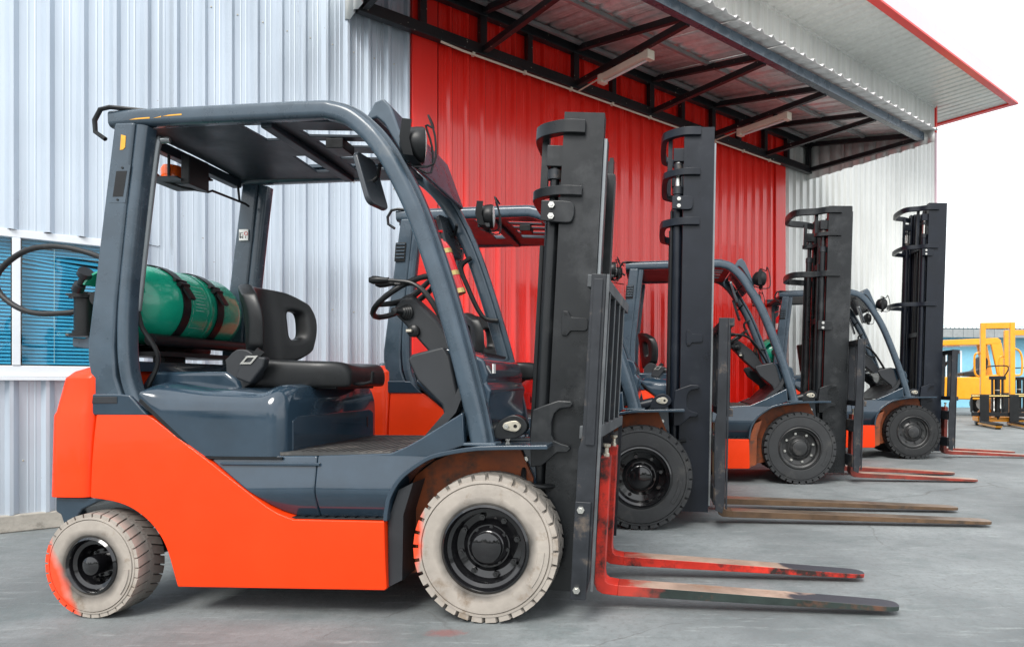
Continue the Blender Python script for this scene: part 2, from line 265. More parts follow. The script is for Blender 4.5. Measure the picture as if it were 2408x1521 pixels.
# ------------------------------------------------------------------ mesh helpers
class MB:
    def __init__(s): s.v = []; s.f = []
    def add(s, vs, fs, M=None):
        o = len(s.v)
        s.v += [tuple(M @ Vector(p)) if M else tuple(p) for p in vs]
        s.f += [tuple(i + o for i in f) for f in fs]; return s
    def box(s, x0, x1, y0, y1, z0, z1, M=None):
        return s.add([(x0, y0, z0), (x1, y0, z0), (x1, y1, z0), (x0, y1, z0), (x0, y0, z1), (x1, y0, z1), (x1, y1, z1), (x0, y1, z1)],
                     [(3, 2, 1, 0), (4, 5, 6, 7), (0, 1, 5, 4), (1, 2, 6, 5), (2, 3, 7, 6), (3, 0, 4, 7)], M)
    def prism(s, poly, y0, y1, M=None, axis='y'):
        a = sum(poly[i][0] * poly[(i + 1) % len(poly)][1] - poly[(i + 1) % len(poly)][0] * poly[i][1] for i in range(len(poly)))
        if a < 0: poly = poly[::-1]
        n = len(poly)
        if axis == 'y': vs = [(x, y0, z) for x, z in poly] + [(x, y1, z) for x, z in poly]
        elif axis == 'z': vs = [(x, y, y1) for x, y in poly] + [(x, y, y0) for x, y in poly]
        else: vs = [(y1, x, z) for x, z in poly] + [(y0, x, z) for x, z in poly]
        return s.add(vs, [tuple(range(n)), tuple(range(2 * n - 1, n - 1, -1))] + [(i, i + n, (i + 1) % n + n, (i + 1) % n) for i in range(n)], M)
    def tube(s, path, r, n=8, cap=True, M=None):
        P = [Vector(p) for p in path]; rs = r if isinstance(r, (list, tuple)) else [r] * len(P)
        up = None; vs = []; fs = []
        for i, p in enumerate(P):
            t = (P[min(i + 1, len(P) - 1)] - P[max(i - 1, 0)]).normalized()
            if up is None: up = t.orthogonal().normalized()
            up = (up - t * up.dot(t)).normalized(); sd = t.cross(up)
            vs += [p + (up * math.cos(2 * math.pi * k / n) + sd * math.sin(2 * math.pi * k / n)) * rs[i] for k in range(n)]
        for i in range(len(P) - 1):
            fs += [(i * n + k, i * n + (k + 1) % n, (i + 1) * n + (k + 1) % n, (i + 1) * n + k) for k in range(n)]
        if cap: fs += [tuple(range(n - 1, -1, -1)), tuple((len(P) - 1) * n + k for k in range(n))]
        return s.add(vs, fs, M)
    def lathe(s, prof, origin=(0, 0, 0), axis='y', n=32, M=None, cap=True):
        vs = []; fs = []; o = Vector(origin)
        for r, h in prof:
            for k in range(n):
                a = 2 * math.pi * k / n; c, d = r * math.cos(a), r * math.sin(a)
                vs.append(o + Vector({'y': (c, h, d), 'z': (c, d, h), 'x': (h, c, d)}[axis]))
        for i in range(len(prof) - 1):
            fs += [(i * n + k, i * n + (k + 1) % n, (i + 1) * n + (k + 1) % n, (i + 1) * n + k) for k in range(n)]
        if cap and prof[0][0] > 1e-4: fs.append(tuple(range(n - 1, -1, -1)))
        if cap and prof[-1][0] > 1e-4: fs.append(tuple((len(prof) - 1) * n + k for k in range(n)))
        return s.add(vs, fs, M)
    def ring(s, prof, origin=(0, 0, 0), axis='y', n=32, M=None):        # closed profile
        vs = []; fs = []; o = Vector(origin); m = len(prof)
        for r, h in prof:
            for k in range(n):
                a = 2 * math.pi * k / n; c, d = r * math.cos(a), r * math.sin(a)
                vs.append(o + Vector({'y': (c, h, d), 'z': (c, d, h), 'x': (h, c, d)}[axis]))
        for i in range(m):
            j = (i + 1) % m
            fs += [(i * n + k, i * n + (k + 1) % n, j * n + (k + 1) % n, j * n + k) for k in range(n)]
        return s.add(vs, fs, M)
    def sweep(s, path, side, sec, M=None):                                # section (a along side, b across)
        P = [Vector(p) for p in path]; sv = Vector(side); n = len(sec); vs = []; fs = []
        for i, p in enumerate(P):
            t = (P[min(i + 1, len(P) - 1)] - P[max(i - 1, 0)]).normalized(); b = t.cross(sv).normalized()
            vs += [p + sv * a + b * c for a, c in sec]
        for i in range(len(P) - 1):
            fs += [(i * n + k, i * n + (k + 1) % n, (i + 1) * n + (k + 1) % n, (i + 1) * n + k) for k in range(n)]
        fs += [tuple(range(n - 1, -1, -1)), tuple((len(P) - 1) * n + k for k in range(n))]
        return s.add(vs, fs, M)
    def grid(s, xs, ys, holes, fn, th):                                   # plate with openings; fn(x, y, side) -> point
        nx, ny = len(xs) - 1, len(ys) - 1
        def solid(i, j): return 0 <= i < nx and 0 <= j < ny and (i, j) not in holes
        idx = {}
        vs = []; fs = []
        def V(i, j, k):
            if (i, j, k) not in idx: idx[(i, j, k)] = len(vs); vs.append(fn(xs[i], ys[j], k * th))
            return idx[(i, j, k)]
        for i in range(nx):
            for j in range(ny):
                if not solid(i, j): continue
                fs.append((V(i, j, 1), V(i + 1, j, 1), V(i + 1, j + 1, 1), V(i, j + 1, 1)))
                fs.append((V(i, j + 1, 0), V(i + 1, j + 1, 0), V(i + 1, j, 0), V(i, j, 0)))
                if not solid(i, j - 1): fs.append((V(i, j, 0), V(i + 1, j, 0), V(i + 1, j, 1), V(i, j, 1)))
                if not solid(i, j + 1): fs.append((V(i + 1, j + 1, 0), V(i, j + 1, 0), V(i, j + 1, 1), V(i + 1, j + 1, 1)))
                if not solid(i - 1, j): fs.append((V(i, j + 1, 0), V(i, j, 0), V(i, j, 1), V(i, j + 1, 1)))
                if not solid(i + 1, j): fs.append((V(i + 1, j, 0), V(i + 1, j + 1, 0), V(i + 1, j + 1, 1), V(i + 1, j, 1)))
        return s.add(vs, fs)
    def warp(s, fn): s.v = [fn(*p) for p in s.v]; return s
    def cut(s, zs):                                                       # extra edge loops at the given heights
        b = bmesh.new(); V = [b.verts.new(p) for p in s.v]
        for f in s.f: b.faces.new([V[i] for i in f])
        for z in zs: bmesh.ops.bisect_plane(b, geom=b.verts[:] + b.edges[:] + b.faces[:], plane_co=(0, 0, z), plane_no=(0, 0, 1), dist=1e-5)
        b.verts.index_update(); s.v = [tuple(v.co) for v in b.verts]; s.f = [tuple(v.index for v in f.verts) for f in b.faces]; b.free(); return s
    def build(s, name, material, parent=None, bev=0., seg=2, sub=0, ang=38, kind=None, M=None):
        me = bpy.data.meshes.new(name)
        me.from_pydata([tuple(M @ Vector(p)) for p in s.v] if M else s.v, [], s.f); me.update()
        b = bmesh.new(); b.from_mesh(me); bmesh.ops.recalc_face_normals(b, faces=b.faces); b.to_mesh(me); b.free()
        for p in me.polygons: p.use_smooth = True
        if not sub and not bev: me.set_sharp_from_angle(angle=R(ang))
        me.materials.append(material)
        o = bpy.data.objects.new(name, me); col.objects.link(o)
        if parent: o.parent = parent
        if bev:
            md = o.modifiers.new('bevel', 'BEVEL'); md.width = bev; md.segments = seg; md.limit_method = 'ANGLE'; md.angle_limit = R(ang); md.harden_normals = True
        if sub:
            md = o.modifiers.new('subsurf', 'SUBSURF'); md.levels = sub; md.render_levels = sub
        if kind: o['kind'] = kind
        return o

def empty(name, loc=(0, 0, 0), rz=0, parent=None):
    o = bpy.data.objects.new(name, None); col.objects.link(o); o.location = loc; o.rotation_euler = (0, 0, rz); o.empty_display_size = .1
    if parent: o.parent = parent
    return o
def tag(o, label, cat, group=None):
    o['label'] = label; o['category'] = cat
    if group: o['group'] = group
    return o
def link_copy(o, parent, loc=None):
    c = o.copy(); col.objects.link(c); c.parent = parent
    if loc is not None: c.location = loc
    return c
def curve(pts, k=6):
    P = [Vector(p) for p in pts]; outp = []
    for i in range(len(P) - 1):
        a, b, c, d = P[max(i - 1, 0)], P[i], P[i + 1], P[min(i + 2, len(P) - 1)]
        for j in range(k):
            t = j / k
            outp.append(.5 * ((2 * b) + (c - a) * t + (2 * a - 5 * b + 4 * c - d) * t * t + (3 * b - a - 3 * c + d) * t ** 3))
    outp.append(P[-1]); return outp
def c2(pts, k=5): return [(p[0], p[2]) for p in curve([(x, 0, z) for x, z in pts], k)]
def rrect(a, b, r, n=3):                                             # rounded-rectangle section, half sizes a, b
    pts = []
    for cx_, cy_, s0 in ((a - r, b - r, 0), (-a + r, b - r, 90), (-a + r, -b + r, 180), (a - r, -b + r, 270)):
        pts += [(cx_ + r * math.cos(R(s0 + 90 * k / n)), cy_ + r * math.sin(R(s0 + 90 * k / n))) for k in range(n + 1)]
    return pts
def hexnut(mb, c, r, h, axis='y', M=None):
    mb.lathe([(r, 0), (r, h), (r * .55, h), (r * .5, h * 1.35), (0, h * 1.35)], c, axis, 6, M)

# ------------------------------------------------------------------ ground
g = MB().add([(-300, -300, 0), (300, -300, 0), (300, 300, 0), (-300, 300, 0)], [(0, 1, 2, 3)]).build('ground', GROUND)
g['kind'] = 'structure'

# ------------------------------------------------------------------ warehouse (local x along the wall, local y into the building)
WALL_A = math.atan2(.655, .7557); W0 = (-3.847, 4.291, 0)
PITCH = .177
def rib_profile(t0, t1, phase, h=.034, minor=True):
    pts = []; k = math.floor((t0 - phase) / PITCH) - 1
    cell = [(-.033, 0), (-.009, -h), (.010, -h), (.036, 0)]
    if minor: cell += [(.074, 0), (.078, -.0022), (.082, -.0022), (.086, 0), (.110, 0), (.114, -.0022), (.118, -.0022), (.122, 0)]
    while phase + k * PITCH < t1 + PITCH:
        c = phase + k * PITCH
        pts += [(c + a, b) for a, b in cell]; k += 1
    def at(t):
        for (a, b), (c, d) in zip(pts, pts[1:]):
            if a <= t <= c: return b + (d - b) * ((t - a) / (c - a) if c > a else 0)
        return 0
    return [(t0, at(t0))] + [p for p in pts if t0 + 1e-4 < p[0] < t1 - 1e-4] + [(t1, at(t1))]
def sheet(name, m, parent, t0, t1, z0, z1, y=0., phase=.055, h=.034, minor=True, jag=0.):
    pr = rib_profile(t0, t1, phase, h, minor); mb = MB(); n = len(pr)
    zm = [z0 + random.uniform(-jag, jag) for _ in pr]
    mb.add([(t, y + d, zz) for (t, d), zz in zip(pr, zm)] + [(t, y + d, z1) for t, d in pr], [(i, i + 1, n + i + 1, n + i) for i in range(n - 1)])
    return mb.build(name, m, parent, ang=20)
def screws(parent, spots, r=.006):
    mb = MB()
    for t, y, z in spots: mb.lathe([(r, 0), (r, -.004), (r * .5, -.006), (0, -.006)], (t, y, z), 'y', 6)
    return mb.build('screws', ZINC, parent, kind='stuff')

wh = empty('warehouse', W0, WALL_A)
tag(wh, 'corrugated metal warehouse with red sliding door and blue blinds in its window', 'warehouse')
SW = PITCH * 4
EAVE = 6.27; TEND = 13.37
ph = .055
t = -5.6
def sname(): return 'wall_sheet'
edges = []
t = ph + PITCH / 2 - SW * 9
while t < 2.62:
    t1 = min(t + SW, 2.74)
    if t1 > -1.5 and t < .63:
        a, b = max(t, -9), t1
        # above and below the window
        sheet(sname(), WALLM, wh, t, t1, 1.925, EAVE, -.012, jag=.003)
        sheet(sname(), WALLM, wh, t, t1, .11, .985, 0)
        if t1 > .66: sheet(sname(), WALLM, wh, .66, t1, .985, 1.925, 0)
    else: sheet(sname(), WALLM, wh, t, t1, .11, EAVE, -.001 * (len(edges) % 2))
    edges.append(t); t = t1
# sheets beyond the door
t = 8.44
while t < TEND - .05:
    t1 = min(t + SW, TEND); sheet(sname(), WHITEW, wh, t, t1, .11, EAVE, -.001 * (len(edges) % 2)); edges.append(t); t = t1
# over the canopy
t = 2.74
while t < 8.43:
    t1 = min(t + SW, 8.44); sheet(sname(), WHITEW, wh, t, t1, 4.75, EAVE, -.003); t = t1
# red sliding door
t = 3.0
k = 0
while t < 8.1:
    t1 = min(t + SW * 1.02, 8.14); sheet('door_sheet', REDW, wh, t, t1, .06, 4.75, -.03 - .002 * (k % 2), phase=.1); t = t1; k += 1
MB().box(2.74, 2.985, -.05, .0, .05, 4.78).build('door_trim', REDT, wh, bev=.006)
MB().box(8.20, 8.44, -.05, .0, .05, 4.78).build('door_trim', REDT, wh, bev=.006)
MB().box(8.142, 8.198, -.02, .03, .05, 4.78).build('door_jamb', REDW, wh)
MB().box(-6.5, TEND, -.035, .15, 0, .112).build('plinth', CONC, wh, bev=.01)
MB().box(-6.5, TEND - .02, .05, .2, 0, EAVE).build('inner_wall', DARK, wh)
MB().box(TEND - .2, TEND, .05, 9, 0, EAVE + .3).build('end_wall', WHITEW, wh)
MB().box(TEND - .001, TEND + .06, -.05, .07, 5.75, EAVE).build('corner_trim', REDT, wh)
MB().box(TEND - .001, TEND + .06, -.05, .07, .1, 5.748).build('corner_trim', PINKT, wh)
# screws
sp = []
for i in range(-6, 74):
    tt = ph + i * PITCH
    if 2.7 < tt < 8.4: continue
    for z in (.45, 1.55, 2.65, 3.75, 4.85, 5.7):
        if tt < .66 and 1 < z < 1.93: continue
        sp.append((tt + .056, -.001, z + .004 * (i % 3)))
screws(wh, sp)
# eave: soffit sheets running out from the wall, red fascia
SOFF = 1.09
k = 0; t = 1.0
while t < 14.3:
    t1 = min(t + .72, 14.3)
    pr = rib_profile(t, t1, 0, .022, False); n = len(pr)
    mb = MB().add([(a, .0 if a < TEND else .6, EAVE - b - .02) for a, b in pr] + [(a, -SOFF, EAVE - b - .02) for a, b in pr], [(i, i + 1, n + i + 1, n + i) for i in range(n - 1)])
    mb.build('soffit_sheet', WHITEW, wh, ang=20); t = t1
MB().box(1.0, 14.36, -SOFF - .05, -SOFF - .005, EAVE - .02, EAVE + .25).build('fascia', PINKT, wh, bev=.006)  # front face: glare on the red trim put into the colour
MB().box(1.0, 14.37, -SOFF - .062, -SOFF + .06, EAVE - .055, EAVE - .022).build('drip_edge', REDT, wh, bev=.004)
MB().box(14.25, 14.365, -SOFF + .062, .8, EAVE - .055, EAVE - .022).build('drip_edge', REDT, wh, bev=.004)
MB().box(14.305, 14.36, -SOFF, .8, EAVE - .02, EAVE + .22).build('fascia', REDT, wh, bev=.006)
MB().prism([(-SOFF - .03, EAVE + .2), (-SOFF - .03, EAVE + .235), (9, EAVE + 1.5), (9, EAVE + 1.46)], 1.0, 14.36, axis='x').build('roof', WALLM, wh)
MB().box(3.0, TEND, -.05, .005, EAVE - .05, EAVE - .01).build('wall_cap', WHITEW, wh)

# window with blinds
win = MB()
zt, zb_, xl, xr = 1.925, .99, -2.1, .655
win.box(xl, xr, -.03, .05, zb_, zb_ + .07); win.box(xl, xr, -.03, .05, zt - .05, zt)
win.box(xr - .05, xr, -.028, .05, zb_ + .07, zt - .05)
wf = win.build('window', FRAME, wh, bev=.004)
for xm in (.078, -.95):
    MB().box(xm - .021, xm + .021, -.035, .045, zb_ + .072, zt - .052).build('mullion', FRAME, wf, bev=.003)
MB().box(xl, xr, -.06, .0, zb_ - .025, zb_ - .002).build('sill', FRAME, wf, bev=.003)
panes = [(.10, .604), (-.928, .056), (-2.08, -.972)]
for a, b in panes: MB().box(a, b, .004, .009, zb_ + .072, zt - .052).build('pane', GLASS, wf)
slat0 = None
for pi, (a, b) in enumerate(panes):
    n = 34; h = (zt - zb_ - .13) / n
    for i in range(n):
        z = zb_ + .08 + (i + .5) * h
        wide = b - a - .012; mid = (a + b) / 2
        me = MB().add([(-wide / 2, .024, -h * .46), (wide / 2, .024, -h * .46), (wide / 2, .033, h * .2), (-wide / 2, .033, h * .2), (wide / 2, .045, h * .56), (-wide / 2, .045, h * .56)],
                      [(0, 1, 2, 3), (3, 2, 4, 5)]) if i == 0 else None
        if me: slat0 = me.build('slat', BLIND, wf); o = slat0
        else: o = link_copy(slat0, wf)
        sag = 0
        if pi == 0 and i in (26, 27, 28, 29): sag = (.05, .1, .13, .06)[i - 26]          # bent, fallen slats
        o.location = (mid, 0, z - sag * .1); o.rotation_euler = (random.uniform(-.05, .05), sag, 0)
    if pi < 2:
        MB().tube([(a + (b - a) * .33, .018, zb_ + .09), (a + (b - a) * .33, .018, zt - .06)], .0018, 5).build('blind_cord', FRAME, wf)
MB().box(xl, xr, .3, .32, zb_, zt).build('dim_room', INSIDE, wf)

# ------------------------------------------------------------------ canopy over the door
cn = empty('canopy', W0, WALL_A)
tag(cn, 'black steel canopy with corrugated roof hung over the red door', 'canopy')
T0, T1, FO = 2.23, 8.98, 1.75
ZL, ZU, ZF = 4.10, 4.475, 4.15
MB().box(T0, T1, -.14, -.06, ZL - .05, ZL + .05).build('wall_beam', BEAM, cn, bev=.004)
MB().box(T0, T1, -.14, -.06, ZU - .05, ZU + .05).build('wall_beam', BEAM, cn, bev=.004)
MB().box(T0, T1, -FO - .04, -FO + .04, ZF - .05, ZF + .05).build('front_beam', GUARD, cn, bev=.004)
ts = [2.28, 3.42, 4.54, 5.66, 6.76, 7.86, 8.94]
def bar(a, b, w, hgt, name, m, parent):
    a, b = Vector(a), Vector(b); d = (b - a); ln = d.length
    M = Matrix.Translation(a) @ d.to_track_quat('X', 'Z').to_matrix().to_4x4()
    return MB().box(0, ln, -w / 2, w / 2, -hgt / 2, hgt / 2, M).build(name, m, parent, bev=.003)
for x in ts:
    bar((x, -.14, ZU), (x, -FO + .04, ZF + .03), .05, .06, 'strut', BEAM, cn)
    bar((x, -.14, ZL), (x, -FO + .04, ZF - .03), .05, .06, 'brace', BEAM, cn)
    MB().box(x - .035, x + .035, -.13, -.07, ZL + .05, ZU - .05).build('post', BEAM, cn)
    MB().box(x + .5, x + .56, -.13, -.07, ZL + .05, ZU - .05).build('post', BEAM, cn) if x < 8.5 else None
rz = lambda off: ZU + .085 + (ZF + .085 - ZU - .085) * (off / FO)
for off in (.22, .98):
    MB().box(T0 + .02, T1 - .02, -off - .02, -off + .02, rz(off) - .045, rz(off) - .004).build('purlin', PURL, cn, bev=.002)
t = T0 - .06
while t < T1:
    t1 = min(t + SW, T1 + .1)
    pr = rib_profile(t, t1, .02, .034, True); n = len(pr); dz = random.uniform(-.006, .006)
    mb = MB().add([(a, .0, rz(0) - b + .012) for a, b in pr] + [(a, -FO - .17, rz(FO + .17) - b + .012 + dz) for a, b in pr], [(i, i + 1, n + i + 1, n + i) for i in range(n - 1)])
    o = mb.build('roof_sheet', ROOFM, cn, ang=20); md = o.modifiers.new('solid', 'SOLIDIFY'); md.thickness = .003; t = t1
for tx in (T0 - .05, T1 + .05):                                     # end cladding
    offs = [(.0, .62), (.62, 1.24), (1.24, 1.9)]
    for a, b in offs:
        pr = rib_profile(a, b, .03, .024, False); n = len(pr); s = 1 if tx > 5 else -1
        lo = lambda o_: 3.985 + (4.06 - 3.985) * o_ / FO
        mb = MB().add([(tx + s * (.0 - d), -a_, lo(a_) + random.uniform(-.006, .006)) for a_, d in pr] + [(tx + s * (.0 - d), -a_, rz(a_) + .02) for a_, d in pr], [(i, i + 1, n + i + 1, n + i) for i in range(n - 1)])
        o = mb.build('end_sheet', WHITEW, cn, ang=20); md = o.modifiers.new('solid', 'SOLIDIFY'); md.thickness = .003
# fluorescent fittings on two of the braces, and the conduit
def fitting(x, o0, o1, label):
    ft = empty('strip_light', Matrix.Translation(W0) @ Matrix.Rotation(WALL_A, 4, 'Z') @ Vector((x, -(o0 + o1) / 2, ZL - .03)), WALL_A)
    tag(ft, label, 'light', 'strip lights under the canopy')
    l = (o1 - o0) / 2
    MB().box(-.04, .04, -l, l, -.085, -.02).build('housing', FIXT, ft, bev=.006)
    for s in (-1, 1): MB().box(-.045, .045, s * l - .03, s * l + .03, -.105, -.018).build('end_cap', FIXT, ft, bev=.005)
    MB().tube([(0, -l + .03, -.098), (0, l - .03, -.098)], .011, 10).build('tube', WHITEP, ft)
    for yy in (-l * .5, l * .45): MB().box(-.02, .02, yy - .02, yy + .02, -.021, .012).build('clip', BLACK, ft)
fitting(4.54, .55, 1.22, 'cream strip light on the brace nearer to the tall front masts')
fitting(6.76, .55, 1.22, 'cream strip light on the farther brace, right of the tallest black mast')
cz = ZL - .068
cdt = empty('conduit', Matrix.Translation(W0) @ Matrix.Rotation(WALL_A, 4, 'Z') @ Vector((0, 0, 0)), WALL_A)
tag(cdt, 'thin cream cable conduit clipped under the black canopy beam', 'conduit')
MB().tube([(2.98, -.12, cz + .01), (3.2, -.12, cz - .002), (5.6, -.12, cz - .004), (8.2, -.12, cz)], .011, 8).build('pipe', FIXT, cdt)
for x, oe in ((4.54, .58), (6.76, .58)):
    MB().tube([(x + .02, -.12, cz), (x + .02, -.2, cz + .004), (x + .01, -oe, ZL - .055)], .008, 6).build('branch_pipe', FIXT, cdt)
for i in range(9): MB().box(3.3 + i * .58, 3.325 + i * .58, -.135, -.1, cz - .016, cz + .022).build('clip', FIXT, cdt)

# ------------------------------------------------------------------ forklifts (local x = forward, local y = away from the camera side, z = up)
def interp(ks, vs_, x):
    if x <= ks[0]: return vs_[0] + (x - ks[0])
    for i in range(len(ks) - 1):
        if x <= ks[i + 1]: return vs_[i] + (vs_[i + 1] - vs_[i]) * (x - ks[i]) / (ks[i + 1] - ks[i])
    return vs_[-1] + (x - ks[-1])

def wheel(parent, loc, Rr, width, rim, tm, rm, rz=0, lugs=34, hub='flat', nuts=None, gap=.26, bolts=8):
    w = empty('wheel', loc, rz, parent)
    # tyre
    mb = MB()
    pr = [(rim - .004, .012), (rim + .012, .002), (Rr * .78, .0), (Rr * .862, .002), (Rr * .868, .010), (Rr * .876, .010), (Rr * .880, .003), (Rr * .91, .004), (Rr * .93, .02), (Rr * .945, .03),
          (Rr * .945, width - .03), (Rr * .9, width - .008), (Rr * .78, width), (rim - .004, width - .01)]
    mb.ring(pr, n=72)
    da = 2 * math.pi / lugs
    for i in range(lugs):
        for half in (0, 1):
            a0 = i * da + half * da * .5; a1 = a0 + da * (1 - gap); sk = da * .55
            ya, yb = (.007, width * .56) if half == 0 else (width - .007, width * .44)
            vs_ = []
            for (aa, yy, sh, rt) in ((a0, ya, 0, .985), (a1, ya, 0, .985), (a1, yb, sk, 1.0), (a0, yb, sk, 1.0)):
                for rr_ in (Rr * .905, Rr * rt):
                    vs_.append((rr_ * math.cos(aa + sh), yy, rr_ * math.sin(aa + sh)))
            # extra middle vertices keep the tread round
            mb.add(vs_, [(0, 2, 4, 6), (1, 7, 5, 3), (0, 1, 3, 2), (2, 3, 5, 4), (4, 5, 7, 6), (6, 7, 1, 0)])
    mb.build('tyre', tm, w, ang=28)
    # embossed wear pad on the sidewall
    a = R(-20); pts = []
    for k in range(9):
        an = R(-38 + 4.5 * k) ; pts.append((Rr * .76 * math.cos(an), -.0015, Rr * .76 * math.sin(an)))
    MB().sweep(pts, (0, 1, 0), [(-.002, -.012), (.003, -.014), (.003, .014), (-.002, .012)]).build('sidewall_pad', tm, w)
    # rim
    r = rim
    dish = .075 if hub != 'new' else .05
    pr = [(r + .003, .004), (r - .006, -.003), (r - .012, .006), (r - .016, .02), (r - .03, .026), (r - .034, .05), (r - .04, dish), (r * .62, dish + .008), (r * .52, dish - .004), (r * .5, dish - .012), (0, dish - .012),
          (0, width - .03), (r - .03, width - .02), (r + .003, width - .005)]
    MB().lathe(pr, n=56, cap=False).build('rim', rm, w, ang=32)
    hr = r * .36
    if hub == 'rear': hp = [(r * .5, dish), (hr, dish - .01), (hr, .02), (hr * .9, .002), (hr * .55, -.004), (0, -.006)]
    else: hp = [(r * .52, dish), (hr * 1.1, dish - .03), (hr, dish - .034), (hr * .95, dish - .052), (hr * .6, dish - .06), (0, dish - .06)]
    MB().lathe(hp, n=28, cap=False).build('hub', rm, w, ang=32)
    for i in range(bolts):
        an = 2 * math.pi * (i + .3) / bolts
        mb = MB(); hexnut(mb, (r * .68 * math.cos(an), dish + .004, r * .68 * math.sin(an)), .0125 if r > .12 else .008, -.016)
        mb.build('wheel_nut', nuts if (nuts and i % 1 == 0) else rm, w)
    for i in range(bolts):
        an = 2 * math.pi * (i + .8) / bolts
        mb = MB(); hexnut(mb, (r * .45 * math.cos(an), dish - .012, r * .45 * math.sin(an)), .008 if r > .12 else .006, -.008)
        mb.build('hub_bolt', rm, w)
    return w

def seat_parts(root, yc, bx=-1.2, bz=1.05, P=lambda x, z: (x, z)):
    # backrest: plate across the truck with two slot openings, sides wrapped forward
    us = [-.275, -.262, -.24, -.222, -.19, -.158, -.10, 0, .10, .158, .19, .222, .24, .262, .275]
    vs_ = [0, .025, .075, .11, .16, .21, .25, .285, .32, .345]
    holes = {(i, j) for i in (3, 4) for j in (3, 4, 5)} | {(i, j) for i in (9, 10) for j in (3, 4, 5)}
    def fn(u, v, s):
        q = abs(u) / .275; e = v / .345
        top = 1.06 - .20 * max(0, (q - .42) / .58) ** 2 * e
        low = .075 * max(0, (q - .5) / .5) ** 2 * (1 - e)
        narrow = .96 - .08 * e ** 3 - .12 * (1 - e) ** 2
        x = bx - .035 + .14 * q ** 2.2 * (.55 + .45 * math.sin(math.pi * min(1, .10 + e * .66))) - .05 * e
        th = s * (1 if q < .97 else .75)
        if s > 0 and .5 < q < .98: th += .02
        return (x + th, yc + u * narrow, bz - .005 + v * top + low)
    MB().grid(us, vs_, holes, fn, .055).build('backrest', VINYL, root, sub=2)
    xs = [bx + .02, bx + .05, bx + .14, bx + .25, bx + .36, bx + .42, bx + .485, bx + .515]; ys = [-.265, -.25, -.19, -.1, 0, .1, .19, .25, .265]
    def fc(x, y, s):
        q = abs(y) / .265; e = (x - bx) / .515
        rnd = 1 - .26 * max(0, (e - .7) / .3) ** 2
        if s == 0: return (x, yc + y * .94 * rnd, bz - .126 + .008 * e)
        z = bz + .018 - .035 * (1 - q) * (1 if e < .8 else .5) - .022 * e - (.035 if q > .95 else 0) - (.03 if e > .98 or e < .08 else 0)
        return (x, yc + y * rnd, z)
    MB().grid(xs, ys, set(), fc, 1).build('seat_cushion', VINYL, root, sub=2)
    b = MB().box(bx + .1, bx + .45, yc - .2, yc + .2, bz - .128, bz - .095)
    b.build('seat_rail', BLACK, root, bev=.004)
    MB().tube([(bx + .44, yc - .12, bz - .105), (bx + .56, yc - .16, bz - .105), (bx + .6, yc - .17, bz - .095), (bx + .605, yc - .17, bz - .05)], .0075, 8).build('slide_lever', BLACK, root)
    # hinge cover and belt buckle
    yn = yc - .275
    MB().prism(c2([(bx - .01, bz - .0), (bx + .04, bz + .045), (bx + .11, bz + .03), (bx + .15, bz - .06), (bx + .09, bz - .115), (bx + .02, bz - .13), (bx - .005, bz - .07), (bx - .01, bz)], 3), yn - .01, yn + .04).build('hinge_cover', DARKPL, root, bev=.006)
    MB().prism([(bx + .06, bz - .08), (bx + .1, bz + .02), (bx + .2, bz + .01), (bx + .19, bz - .03), (bx + .13, bz - .105)], yn - .055, yn - .012).build('belt_reel', DARKPL, root, bev=.01)
    MB().grid([bx + .085, bx + .095, bx + .125, bx + .135], [bz - .02, bz - .012, bz + .008, bz + .016], {(1, 1)}, lambda x, z, s: (x + (z - bz) * .9 + .02, yn - .06 + s, z), .003).build('belt_tongue', CHROME, root)
    MB().prism([(bx + .115, bz + .0), (bx + .16, bz + .05), (bx + .19, bz + .03), (bx + .15, bz - .01)], yn - .05, yn - .04).build('belt', BLACK, root)

def lamp(root, c, s=1., face=0.):
    M = Matrix.Translation(c) @ Matrix.Rotation(face, 4, 'Z') @ Matrix.Scale(s, 4)
    h = empty('head_lamp', (0, 0, 0), 0, root)
    MB().lathe([(0, -.075), (.035, -.07), (.06, -.045), (.068, -.01), (.07, .012), (.066, .02)], axis='x', n=20, M=M).warp(lambda x, y, z: (x, y, z)).build('housing', BLACK, h, ang=40)
    MB().lathe([(.064, .012), (.06, .022), (.03, .028), (0, .03)], axis='x', n=20, M=M).build('lens', LENS, h)
    MB().sweep([M @ Vector(p) for p in [(-.05, -.075, .07), (-.06, -.07, .0), (-.045, -.06, -.06), (.0, -.0, -.085), (-.045, .06, -.06)]], M.to_3x3() @ Vector((1, 0, 0)), [(-.018, -.002), (.018, -.002), (.018, .002), (-.018, .002)]).build('bracket', BLACK, h)
    wire = [(-.02, 0, -.085), (.05, -.06, -.085), (.055, -.062, .02), (.03, -.055, .1), (.055, .0, .075), (.03, .055, .1), (.055, .062, .02), (.05, .06, -.085), (-.02, 0, -.085)]
    MB().tube(curve(wire, 3), .0045, 6, M=M).build('wire_guard', BLACK, h)
    return h

def mirror(root, c, yaw, s=1.):
    M = Matrix.Translation(c) @ Matrix.Rotation(yaw, 4, 'Z') @ Matrix.Rotation(R(-17), 4, 'Y') @ Matrix.Scale(s, 4)
    pts = [(a, b) for a, b in rrect(.075, .115, .03, 4)]
    MB().prism(pts, -.012, .012, M=M, axis='x').build('mirror', MIRG, root, bev=.006)
    MB().tube([M @ Vector((.012, 0, 0)), M @ Vector((.04, -.0, .01)), M @ Vector((.085, -.05, .03))], .008, 8).build('mirror_arm', BLACK, root)

